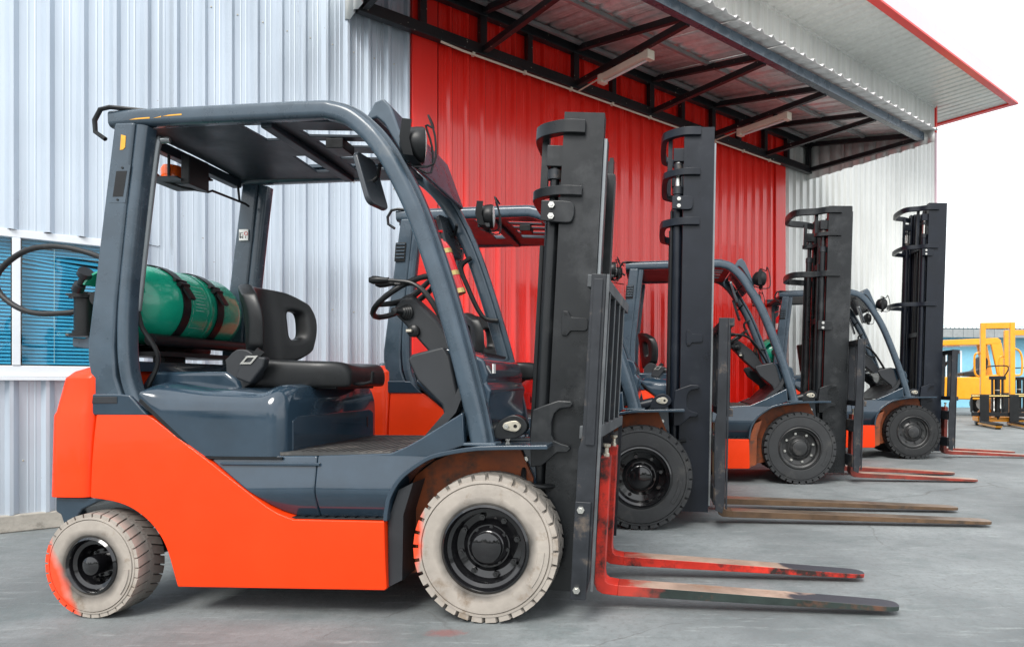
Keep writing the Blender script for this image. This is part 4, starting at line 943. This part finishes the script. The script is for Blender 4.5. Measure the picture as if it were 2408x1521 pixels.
    MB().prism([(x + dxb, z + (.06 if big else 0)) for x, z in tb], ny - .04, ny - .002).build('tilt_bracket', MM, root, bev=.005)
    zt_ = .772 + (.06 if big else 0)
    MB().tube([(-.10 + dxb * .5, ny - .01, zt_ - .05), (.03 + dxb, ny - .01, zt_ - .012)], .034, 16).build('tilt_cylinder', MM, root)
    MB().prism(c2([(.0 + dxb, zt_ - .05), (.02 + dxb, zt_ + .01), (.08 + dxb, zt_ + .045), (.13 + dxb, zt_ + .03), (.145 + dxb, zt_ - .01), (.11 + dxb, zt_ - .045), (.05 + dxb, zt_ - .055), (.0 + dxb, zt_ - .05)], 4), ny - .045, ny + .01).build('tilt_clevis', MM, root, bev=.006)
    MB().prism(c2([(.045 + dxb, zt_ - .0), (.055 + dxb, zt_ + .014), (.1 + dxb, zt_ + .022), (.122 + dxb, zt_), (.1 + dxb, zt_ - .022), (.055 + dxb, zt_ - .014), (.045 + dxb, zt_)], 4), ny - .052, ny - .045).build('pin_plate', ZINC, root, bev=.002)
    mb = MB(); hexnut(mb, (.062 + dxb, ny - .052, zt_), .011, -.012); mb.build('pin_bolt', CHROME, root)
    MB().ring([(.008, 0), (.019, 0), (.019, -.01), (.008, -.01)], (.1 + dxb, ny - .052, zt_), 'y', 20).build('pin_collar', ZINC, root)
    MB().lathe([(.008, -.001), (.008, -.002), (0, -.002)], (.1 + dxb, ny - .052, zt_), 'y', 12).build('pin_hole', BLACK, root)
    # --- carriage and load backrest (leans with the mast)
    bxr = x1 + cfg.get('gapx', .03); bt = cfg['bt']
    cz0 = cfg.get('cz', 0.)
    CM = cfg['carr']; BM = CM if big else BARST
    if not big: MB().box(bxr + .085, bxr + .105, W - .012, W + .0, .15, .74).build('far_flange', CM, root, M=Mm)
    for y0, y1 in ((.0, .02), (W - .02, W)):
        MB().prism([(bxr, .14), (bxr + .045, .12), (bxr + .06, .2), (bxr + .062, bt), (bxr + .004, bt), (bxr + .0, .75), (bxr - .012, .7), (bxr - .012, .45)], y0, y1).build('carriage_side', CM, root, bev=.003, M=Mm)
    MB().box(bxr + .063, bxr + .075, .0, .012, .15, bt).build('side_flange', BM, root, bev=.002, M=Mm)
    if not big:
        MB().prism([(bxr - .012, .12), (bxr + .05, .12), (bxr + .05, .5), (bxr - .012, .5)], -.014, -.002).build('lower_plate', CM, root, bev=.003, M=Mm)
        for zz in (.16, .47):
            mb = MB(); hexnut(mb, (bxr + .012, -.014, zz), .015, -.012); mb.build('carriage_bolt', CHROME, root, M=Mm)
        MB().prism([(bxr + .015, .72), (bxr + .05, .72), (bxr + .05, bt - .02), (bxr + .015, bt - .02)], -.01, -.001).build('weld_plate', CM, root, bev=.002, M=Mm)
    MB().box(bxr + .03, bxr + .105, .021, W - .0, bt - .05, bt).warp(lambda x, y, z: (x - (0 if big else .045) * (1 - y / W), y, z)).build('backrest_bar', BM, root, bev=.003, M=Mm)
    MB().box(bxr + .03, bxr + .105, .021, W - .0, .74, .79).warp(lambda x, y, z: (x - (0 if big else .045) * (1 - y / W), y, z)).build('backrest_bar', BM, root, bev=.003, M=Mm)
    skw = 0 if big else .045
    nr = cfg.get('ribs', 4)
    for i in range(nr):
        yy = W * (i + 1) / (nr + 1)
        dx_ = -skw * (1 - yy / W); MB().box(bxr + .045 + dx_, bxr + .10 + dx_, yy - .007, yy + .007, .79, bt - .05).build('backrest_rib', CM, root, bev=.002, M=Mm); MB().box(bxr + .1002 + dx_, bxr + .1035 + dx_, yy - .0065, yy + .0065, .79, bt - .05).build('rib_edge', STEELG if not big else CM, root, M=Mm)
    for z in (.5, .17):
        MB().box(bxr - .01, bxr + .03, .022, W - .022, z, z + .11).build('carriage_bar', CM, root, bev=.005, M=Mm)
    # forks
    for yf in cfg['forks']:
        fk = empty('fork', (0, 0, 0), 0, root)
        hw = .05 if not big else .06
        fx = bxr + (.034 if big else .062); L_ = cfg['flen']; zt0 = .06 + cz0
        top_ = [(fx, .66), (fx + .042, .66), (fx + .042, zt0 + .06), (fx + .05, zt0 + .05)]
        mb = MB().prism([(fx, .655), (fx + .04, .655), (fx + .04, zt0 + .075), (fx + .046, zt0 + .05), (fx + .06, zt0 + .040), (fx + .10, zt0 + .036), (fx + .10, zt0 - .008), (fx + .035, zt0 - .004), (fx + .012, zt0 + .01), (fx, zt0 + .035)], yf - hw, yf + hw)
        mb.build('fork_shank', cfg['fm'], fk, bev=.003, M=Mm)
        st_ = [(0, .036, -.008, 1), (.3 * L_, .032, -.007, 1), (.6 * L_, .026, -.006, 1), (L_ - .09, .018, -.004, 1), (L_ - .05, .017, -.004, .97), (L_ - .025, .016, -.004, .84), (L_ - .01, .0155, -.004, .65), (L_ - .003, .015, -.004, .42), (L_, .015, -.003, .2)]
        vs_ = []; fs = []
        for x, a, b, w_ in st_: a += cfg.get('fsl', 0) * x / L_ ; b += cfg.get('fsl', 0) * x / L_; vs_ += [(fx + .1 + x, yf - hw * w_, zt0 + b), (fx + .1 + x, yf + hw * w_, zt0 + b), (fx + .1 + x, yf + hw * w_, zt0 + a), (fx + .1 + x, yf - hw * w_, zt0 + a)]
        for i in range(len(st_) - 1):
            for k in range(4): fs.append((i * 4 + k, i * 4 + (k + 1) % 4, (i + 1) * 4 + (k + 1) % 4, (i + 1) * 4 + k))
        fs += [(3, 2, 1, 0), tuple(4 * (len(st_) - 1) + k for k in range(4))]
        o = MB().add(vs_, fs).build('fork_blade', cfg.get('fm2', cfg['fm']) if yf == cfg['forks'][0] else cfg['fm'], fk, bev=.0025, M=Mm)
        o.data.materials.append(cfg['ft'])
        for p in o.data.polygons:
            if p.normal.z > .8: p.material_index = 1
        if not big or cfg.get('pin'):
            MB().lathe([(.014, 0), (.014, .012), (.009, .016), (.009, .035), (.017, .042), (.018, .052), (0, .054)], (fx + .02, yf - hw * .4, .655), 'z', 14).build('fork_pin', ZINC, fk, M=Mm)
    # --- wheels
    ft_, rt_ = cfg['tyres']; rmf = cfg['rim']
    fw = .165 if not big else .185
    wheel(root, (0, 0, Rf), Rf, fw, Rf * .585, ft_, rmf, 0, lugs=cfg.get('lugs', 32), hub=cfg.get('hub', 'flat'), nuts=cfg.get('nuts'))
    wheel(root, (0, W, Rf), Rf, fw, Rf * .585, ft_, rmf, math.pi, lugs=cfg.get('lugs', 32), nuts=cfg.get('nuts'))
    wheel(root, (PX(-1.6), cfg.get('ry', .0), Rr), Rr, .15, Rr * .53, rt_, rmf, R(cfg.get('steer', 0)), lugs=cfg.get('lugs', 32), hub='rear', bolts=8, gap=.17)
    wheel(root, (PX(-1.6), W, Rr), Rr, .15, Rr * .53, rt_, rmf, math.pi + R(cfg.get('steer', 0)), lugs=cfg.get('lugs', 32), hub='rear', bolts=8, gap=.17)
    # --- gas cylinder cradle
    if cfg.get('gas'):
        gx, gz = p1(-1.675, 1.305); gr = .18
        for dx, dz in ((-.10, -.185), (.13, -.165)): MB().tube([(gx + dx, .2, gz + dz), (gx + dx, W - .1, gz + dz)], .028, 12).build('cradle_tube', BLACK, root)
        MB().box(gx - .12, gx + .14, .25, W - .15, gz - .235, gz - .215).build('cradle_plate', BLACK, root)
        for yy in (.36, .60):
            MB().ring([(gr + .003, -.022), (gr + .009, -.024), (gr + .009, .024), (gr + .003, .022)], (gx, yy, gz), 'y', 48).build('strap', BLACK, root)
            a = R(33); px, pz = gx + (gr + .012) * math.cos(a), gz + (gr + .012) * math.sin(a)
            Mb_ = Matrix.Translation((px, yy, pz)) @ Matrix.Rotation(-a, 4, 'Y')
            MB().tube([(0, -.03, -.01), (0, .03, -.01)], .012, 10, M=Mb_).tube([(-.002, .03, .01), (.0, -.04, .015)], .009, 8, M=Mb_).build('strap_buckle', BLACK, root)
            MB().box(-.004, .008, -.018, .018, -.09, -.02, Mb_).build('strap_tail', BLACK, root)
        MB().box(gx - .03, gx + .03, .42, .56, PZ(1.0), gz - .2).build('cradle_post', BLACK, root)
        # swivel post behind the pillar
        sx, sy = PX(-1.865), .22
        MB().tube([(sx, sy, 1.175), (sx, sy, 1.325)], .042, 16).build('swivel_post', BLACK, root)
        for z in (1.155, 1.325): MB().lathe([(.06, 0), (.06, .012), (.048, .014), (.048, .024), (0, .024)], (sx, sy, z), 'z', 18).build('swivel_flange', BLACK, root)
        for z in (1.157, 1.336): MB().box(sx - .07, sx + .22, sy - .03, sy + .04, z, z + .01).build('swivel_arm', CARR, root, bev=.003)
        MB().prism([(sx - .035, 1.15), (sx + .02, 1.145), (sx + .05, 1.16), (sx + .2, 1.15), (sx + .2, .93), (sx + .1, 1.03), (sx + .04, 1.1), (sx - .035, 1.11)], sy - .03, sy - .01).build('swivel_bracket', GUARD, root, bev=.004)
    return root, p1

def gas_cylinder(cfg, root, p1, label, hose=True):
    W = cfg['W']; gx, gz = p1(-1.675, 1.305); gr = .18
    Mw = Matrix.Translation((*cfg['P'], 0)) @ Matrix.Rotation(-R(cfg.get('yaw', 4.2)), 4, 'Z')
    g = empty('gas_cylinder', Mw @ Vector((gx, .5, gz)), -R(cfg.get('yaw', 4.2)))
    tag(g, label, 'gas cylinder', 'green gas cylinders behind the seats')
    MB().lathe([(.0, -.355), (.045, -.35), (.09, -.335), (.135, -.295), (.165, -.245), (gr, -.19), (gr, .25), (.165, .30), (.12, .345), (0, .36)], n=48).build('tank', GREEN, g, ang=60)
    MB().ring([(gr + .002, -.012), (gr + .003, -.01), (gr + .003, .01), (gr + .002, .012)], (0, .04, 0), 'y', 48).build('weld_seam', GREEN, g)
    cpts = [(.115 * math.cos(R(a)), -.335, .115 * math.sin(R(a))) for a in range(15, 152, 8)]
    MB().sweep([(x, y + .0, z + .01) for x, y, z in cpts], (0, 1, 0), [(-.055, -.004), (.05, -.004), (.05, .004), (-.055, .004)]).build('collar', GREEN, g)
    MB().tube([(0, -.34, 0), (0, -.42, 0)], .02, 10).build('valve', ZINC, g)
    MB().lathe([(.03, 0), (.034, -.006), (.03, -.02), (0, -.02)], (0, -.42, 0), 'y', 16).build('valve_wheel', BLACK, g)
    def patch(a0, a1, y0, y1, name):
        n = 5; rr = .1808; pts = [(rr * math.cos(R(a0 + (a1 - a0) * i / n)), rr * math.sin(R(a0 + (a1 - a0) * i / n))) for i in range(n + 1)]
        MB().add([(x, y0, z) for x, z in pts] + [(x, y1, z) for x, z in pts], [(i, i + 1, n + i + 2, n + i + 1) for i in range(n)]).build(name, PRINT, g)
    PRINT = mat('faded_white_print', (.38, .55, .48), .5, var=.2, vscale=60)
    for k in range(7): patch(26 - k * 5, 25.2 - k * 5, -.075, -.015 + .01 * (k % 3), 'print_line')
    for y0 in (-.09, .012): patch(-32, 34, y0, y0 + .0018, 'print_line')
    for a0 in (-32, 33.4): patch(a0, a0 + .6, -.09, .012, 'print_line')
    MB().lathe([(.022, 0), (.022, -.002), (0, -.003)], (.07, -.325, .06), 'y', 18).warp(lambda x, y, z: (x, y - (z - .06) * -.4 + (x - .07) * .35, z)).build('stamp', ZINC, g)
    if hose:
        hp = [(-1.675, .12, 1.35), (-1.75, .18, 1.46), (-1.813, .25, 1.51), (-1.955, .25, 1.554), (-2.078, .25, 1.565), (-2.181, .25, 1.547), (-2.274, .25, 1.491), (-2.326, .25, 1.424), (-2.305, .25, 1.356), (-2.222, .25, 1.293), (-2.119, .25, 1.263), (-1.996, .26, 1.266), (-1.90, .30, 1.28), (-1.80, .35, 1.25)]
        MB().tube(curve([(x - gx, y - .5, z - gz) for x, y, z in hp], 6), .0125, 12).build('hose', RUBBERN, g)
        a = Vector((-1.83 - gx, .14 - .5, 1.352 - gz)); b = Vector((-1.755 - gx, .10 - .5, 1.425 - gz))
        MB().tube([a, a.lerp(b, .3), a.lerp(b, .32), a.lerp(b, .75), a.lerp(b, .78), b], [.024, .022, .013, .013, .028, .028], 14).build('hose_coupling', CARR, g)
    return g

def extinguisher(cfg, p, length, r, label, tilt=0., bands=True):
    Mw = Matrix.Translation((*cfg['P'], 0)) @ Matrix.Rotation(-R(4.2), 4, 'Z')
    e = empty('fire_extinguisher', Mw @ Vector(p)); e.rotation_euler = (0, tilt, -R(4.2))
    tag(e, label, 'fire extinguisher')
    MB().lathe([(0, 0), (r * .8, .002), (r, .02), (r, length * .82), (r * .75, length * .92), (r * .4, length * .96), (r * .35, length), (0, length)], axis='z', n=24).build('body', REDP, e, ang=45)
    if bands:
        for q in (.04, .36, .76): MB().ring([(r, -.01), (r + .002, -.01), (r + .002, .01), (r, .01)], (0, 0, length * q), 'z', 24).build('band', GOLD, e)
    else: MB().ring([(r, -length * .14), (r + .0015, -length * .14), (r + .0015, length * .14), (r, length * .14)], (0, 0, length * .45), 'z', 24).build('label', WHITEP, e)
    MB().tube([(0, 0, length), (0, 0, length + .03)], .012, 8).build('valve', BLACK, e)
    MB().tube([(-.07, 0, length + .03), (-.03, 0, length + .045), (.02, 0, length + .03)], .006, 6).build('handle', REDP, e)
    return e

base = dict(big=True, W=1.1, mast=MASTB, carr=CARR, tri=False, lean=1.0, mx=.246, rw=.2, ny=.2, top=2.66, gapx=.03, bt=1.37, clamp=2.15, hoops=[(2.62, .05, .14)], forks=(.30, .80), flen=1.0, fm=REDF, ft=FORKT, tyres=(RUBBER, RUBBER), rim=RIMBLK)
L1 = dict(base, big=False, W=1.0, P=(-.4847, 2.666), mast=MASTM, mx=.186, lean=3.05, top=2.08, rw=.168, ny=.18, gapx=-.004, bt=1.385, clamp=1.66, stop=1.20,
          hoops=[(2.015, .055, .13), (1.75, .04, .13)], forks=(.25, .72), fm2=GRNF, ft=FORKTIP, flen=1.155, cz=.028, fsl=.016, tyres=(TYREF, TYRER), rim=RIMBLK, gas=True, beacon=True, ry=-.055, steer=-3,
          label='nearest forklift with off-white painted tyres, green gas cylinder and empty red forks')
L2 = dict(base, P=(.208, 4.365), fm=RUSTF, ft=RUSTT, flen=1.70, tyres=(RUBBER, RUBBER), rim=RIMBLK, chrome=True, stop=1.25, cz=-.0, rear_lamp=False, ribs=4,
          hoops=[(2.63, .055, .14), (2.36, .045, .13), (2.03, .05, .14)], clamp=2.15, label='second forklift from the camera with long rusty brown forks and glossy black wheel')
REDD = mat('fork_dull_red', (.23, .03, .018), .45, var=.35, vscale=6, dirt=(.06, .03, .022), dscale=4, dpos=.5)
L3 = dict(base, fm=REDD, P=(1.796, 6.338), mx=.235, lean=1.75, top=2.65, rw=.22, tri=True, flen=1.10, mast=MASTM, tyres=(RUBBER, RUBBER), rim=RIMGRY, nuts=CHROME, seat=-.22, pin=True, rear_lamp=True, forks=(.28, .78),
          hoops=[(2.61, .06, .30), (2.38, .035, -.02), (2.0, .055, .30)], clamp=1.5, label='third forklift with silver wheel nuts and a hose filled triple mast')
L4 = dict(base, fm=REDD, P=(3.793, 8.415), mx=.17, lean=1.7, top=3.23, rw=.22, tri=True, flen=1.05, tyres=(RUBBERN, RUBBERN), rim=RIMGRY, hub='new', lugs=30, pin=True, chrome=True, gas=True,
          hoops=[(3.17, .06, .25), (2.68, .05, .25), (1.95, .05, .3)], clamp=2.6, label='farthest orange forklift with deep black tyre lugs and the tallest mast')
r1, q1 = forklift(L1); r2, q2 = forklift(L2); r3, q3 = forklift(L3); r4, q4 = forklift(L4)
gas_cylinder(L1, r1, q1, 'green gas cylinder with a looping black hose behind the nearest seat')
gas_cylinder(L4, r4, q4, 'green gas cylinder mostly hidden behind the third forklift, below an extinguisher', hose=False)
extinguisher(L1, (-.175, .24, 1.33), .25, .030, 'slim red fire extinguisher with gold bands behind the near front pillar', R(-19))
extinguisher(L2, (-1.50, .93, 1.36), .27, .045, 'small red fire extinguisher on the second forklift, behind the gold banded one', 0, False)
extinguisher(L4, (-1.60, .16, 1.55), .27, .06, 'red fire extinguisher with pale label above the far green cylinder', 0, False)

# ------------------------------------------------------------------ background yard: blue building, yellow machines
bb = empty('blue_building', (15.5, 26.5, 0), R(6)); tag(bb, 'pale blue building with grey corrugated roof edge behind the yellow machines', 'building')
MB().box(-6, 12, 0, 6, 0, 3.15).build('wall', BLUEW, bb)
pr = rib_profile(0, 18.6, 0, .03, False); n = len(pr)
MB().add([(a - 6.3, -.5, 3.02 - b) for a, b in pr] + [(a - 6.3, 6.5, 4.1 - b) for a, b in pr], [(i, i + 1, n + i + 1, n + i) for i in range(n - 1)]).build('roof', WHITEW, bb, ang=20)
for i in range(44): MB().box(-6.25 + i * .42, -6.25 + i * .42 + .405, -.5, -.48, 2.68, 2.99).build('eave_panel', PURL, bb)
for i, x in enumerate((-3.1, 1.6)):
    w_ = MB().box(x, x + 1.3, -.03, .02, .9, 2.2).build('window', FRAME, bb); MB().box(x + .08, x + .62, -.04, -.031, .98, 2.12).build('pane', INSIDE, w_); MB().box(x + .68, x + 1.22, -.04, -.031, .98, 2.12).build('pane', INSIDE, w_)

def stacker(loc, label, mirror_=False):
    s = empty('pallet_stacker', (*loc, 0), R(-14)); tag(s, label, 'pallet stacker', 'yellow hand pallet stackers')
    H = 2.27
    for x in (-.29, .29): MB().box(x - .05, x + .05, -.05, .06, .12, H).build('mast_post', YELLOW, s, bev=.01)
    MB().box(-.24, .24, -.04, .05, H - .13, H).build('top_beam', YELLOW, s, bev=.008)
    MB().box(-.40, .40, -.05, .4, .1, .2).build('base_beam', YELLOWD, s, bev=.01)
    MB().tube([(0, .0, .15), (0, .0, 1.02)], .055, 14).build('lift_cylinder', BLACK, s)
    MB().lathe([(.057, 0), (.058, .01), (.057, .02)], (0, 0, .78), 'z', 14).build('cylinder_ring', ZINC, s)
    for x in (-.1, .1): MB().box(x - .02, x + .02, -.02, .02, .3, 1.1).build('lift_chain', BLACK, s)
    MB().box(-.16, .16, -.05, .05, 1.02, 1.1).build('chain_yoke', BLACK, s, bev=.01)
    MB().box(-.55, .55, -.16, -.10, .63, .70).build('fork_carriage', BLACK, s, bev=.005)
    MB().box(-.55, .55, -.16, -.10, .22, .31).build('fork_carriage', BLACK, s, bev=.005)
    MB().tube([(-.55, -.165, .665), (.55, -.165, .665)], .016, 8).build('carriage_rod', GOLD, s)
    for x in (-.55, .55): MB().box(x - .02, x + .02, -.15, -.11, .31, .63).build('carriage_end', BLACK, s)
    for x in (-.31, .27):
        f = MB().box(x - .09, x + .09, -.22, -.165, .08, .68).build('fork_shank', BLACK, s, bev=.006)
        MB().prism([(x - .08, -.2), (x + .08, -.2), (x + .08, -1.22), (x + .05, -1.27), (x - .05, -1.27), (x - .08, -1.22)], .085, .12, axis='z').build('fork', BLACK, s, bev=.006)
        MB().box(x - .06, x + .06, -1.2, .1, .035, .08).build('outrigger', YELLOW, s, bev=.008)
        MB().tube([(x - .05, -1.12, .032), (x + .05, -1.12, .032)], .03, 12).build('roller', BLACK, s)
    MB().tube(curve([(.33, .12, 1.72), (.46, .12, 1.66), (.52, .12, 1.5), (.52, .12, 1.2), (.48, .12, 1.12), (.33, .12, 1.12)], 4), .022, 8).build('push_handle', YELLOW, s)
    MB().tube(curve([(-.33, .12, 1.62), (-.42, .12, 1.56), (-.42, .12, 1.2), (-.36, .12, 1.1), (-.3, .12, 1.1)], 4), .022, 8).build('push_handle', YELLOW, s)
    MB().tube(curve([(-.2, .2, 1.05), (-.26, .2, 1.2), (-.2, .2, 1.3), (.2, .2, 1.33), (.28, .2, 1.26), (.2, .2, 1.1)], 4), .014, 8).build('guard_loop', BLACK, s)
    for x in (-.33, .33): MB().tube([(x - .03, .3, .08), (x + .03, .3, .08)], .08, 16).build('wheel', BLACK, s)
    MB().prism([(-.1, .2), (-.45, .2), (-.1, .62)], .1, .13).build('gusset', YELLOWD, s)
    return s
stacker((8.55, 14.9), 'yellow hand pallet stacker with black forks beside the farthest orange forklift')
stacker((10.3, 17.0), 'yellow hand pallet stacker cut off by the right edge of the picture')

yf = empty('yellow_forklift', (10.3, 19.5, 0), R(-8)); tag(yf, 'yellow seated forklift partly hidden behind the pallet stacker', 'forklift')
MB().prism(c2([(-1.4, .55), (-1.4, 1.0), (-1.0, 1.12), (.3, 1.12), (.95, 1.2), (1.15, 1.0), (1.15, .5), (-1.4, .5)], 3), 0, 1.1).build('body', YELLOW, yf, bev=.04)
MB().prism([(-1.2, 2.10), (-1.2, 2.16), (.85, 2.24), (.95, 2.15), (.9, 2.05), (-1.1, 2.02)], 0, 1.1).build('roof', YELLOW, yf, bev=.02)
for y0 in (0, 1.0):
    MB().prism([(.66, 2.1), (.95, 2.1), (1.12, 1.15), (.85, 1.15)], y0, y0 + .1).build('rear_pillar', YELLOW, yf, bev=.02)
    MB().prism([(-1.15, 2.1), (-1.05, 2.1), (-1.35, 1.05), (-1.45, 1.05)], y0, y0 + .08).build('front_pillar', YELLOW, yf, bev=.02)
MB().prism(c2([(.05, 1.15), (.02, 1.25), (.35, 1.3), (.5, 1.4), (.6, 1.36), (.62, 1.15), (.05, 1.15)], 3), .3, .8).build('seat', VINYL, yf, bev=.03)
MB().prism(c2([(.45, 1.35), (.5, 1.62), (.6, 1.72), (.72, 1.6), (.66, 1.3), (.45, 1.35)], 3), .32, .78).build('backrest', DARKPL, yf, bev=.03)
MB().tube([(-.35 + .19 * math.cos(k * math.pi / 12), .55 + .19 * math.sin(k * math.pi / 12), 1.55 + .08 * math.cos(k * math.pi / 12)) for k in range(25)], .016, 8).build('steering_wheel', BLACK, yf)
MB().tube([(-.35, .55, 1.54), (-.65, .55, 1.1)], .04, 10).build('steering_column', BLACK, yf)
for x in (-1.0, .8):
    for y0, rz_ in ((0, 0), (1.1, math.pi)): wheel(yf, (x, y0, .33), .33, .18, .19, RUBBERN, WHITEP, rz_, lugs=24)

# ------------------------------------------------------------------ trees across the yard behind the camera, seen only as reflections in the paint
rng = random.Random(3); vs_, fs = [], []
LEAF = mat('leaf_green', (.045, .075, .03), .7, var=.35, vscale=.6)
for i in range(1800):
    x = rng.uniform(-34, 14); top = 2.1 + 1.0 * math.sin(x * .55) + .7 * math.sin(x * 1.7 + 1)
    z = rng.uniform(.1, 1) ** .8 * top; y = -17 + rng.uniform(-1.6, 1.6)
    u = Vector((rng.gauss(0, 1), rng.gauss(0, 1), rng.gauss(0, 1))).normalized(); v = u.orthogonal().normalized(); r = rng.uniform(.25, .55); c = Vector((x, y, z)); o = len(vs_)
    vs_ += [c + u * r, c + v * r * .7, c - u * r, c - v * r * .7]; fs.append((o, o + 1, o + 2, o + 3))
tb = MB().add(vs_, fs).build('tree_belt', LEAF); tb['kind'] = 'stuff'; tb['label'] = 'dark green trees mirrored in the glossy hood of the nearest forklift'; tb['category'] = 'trees'
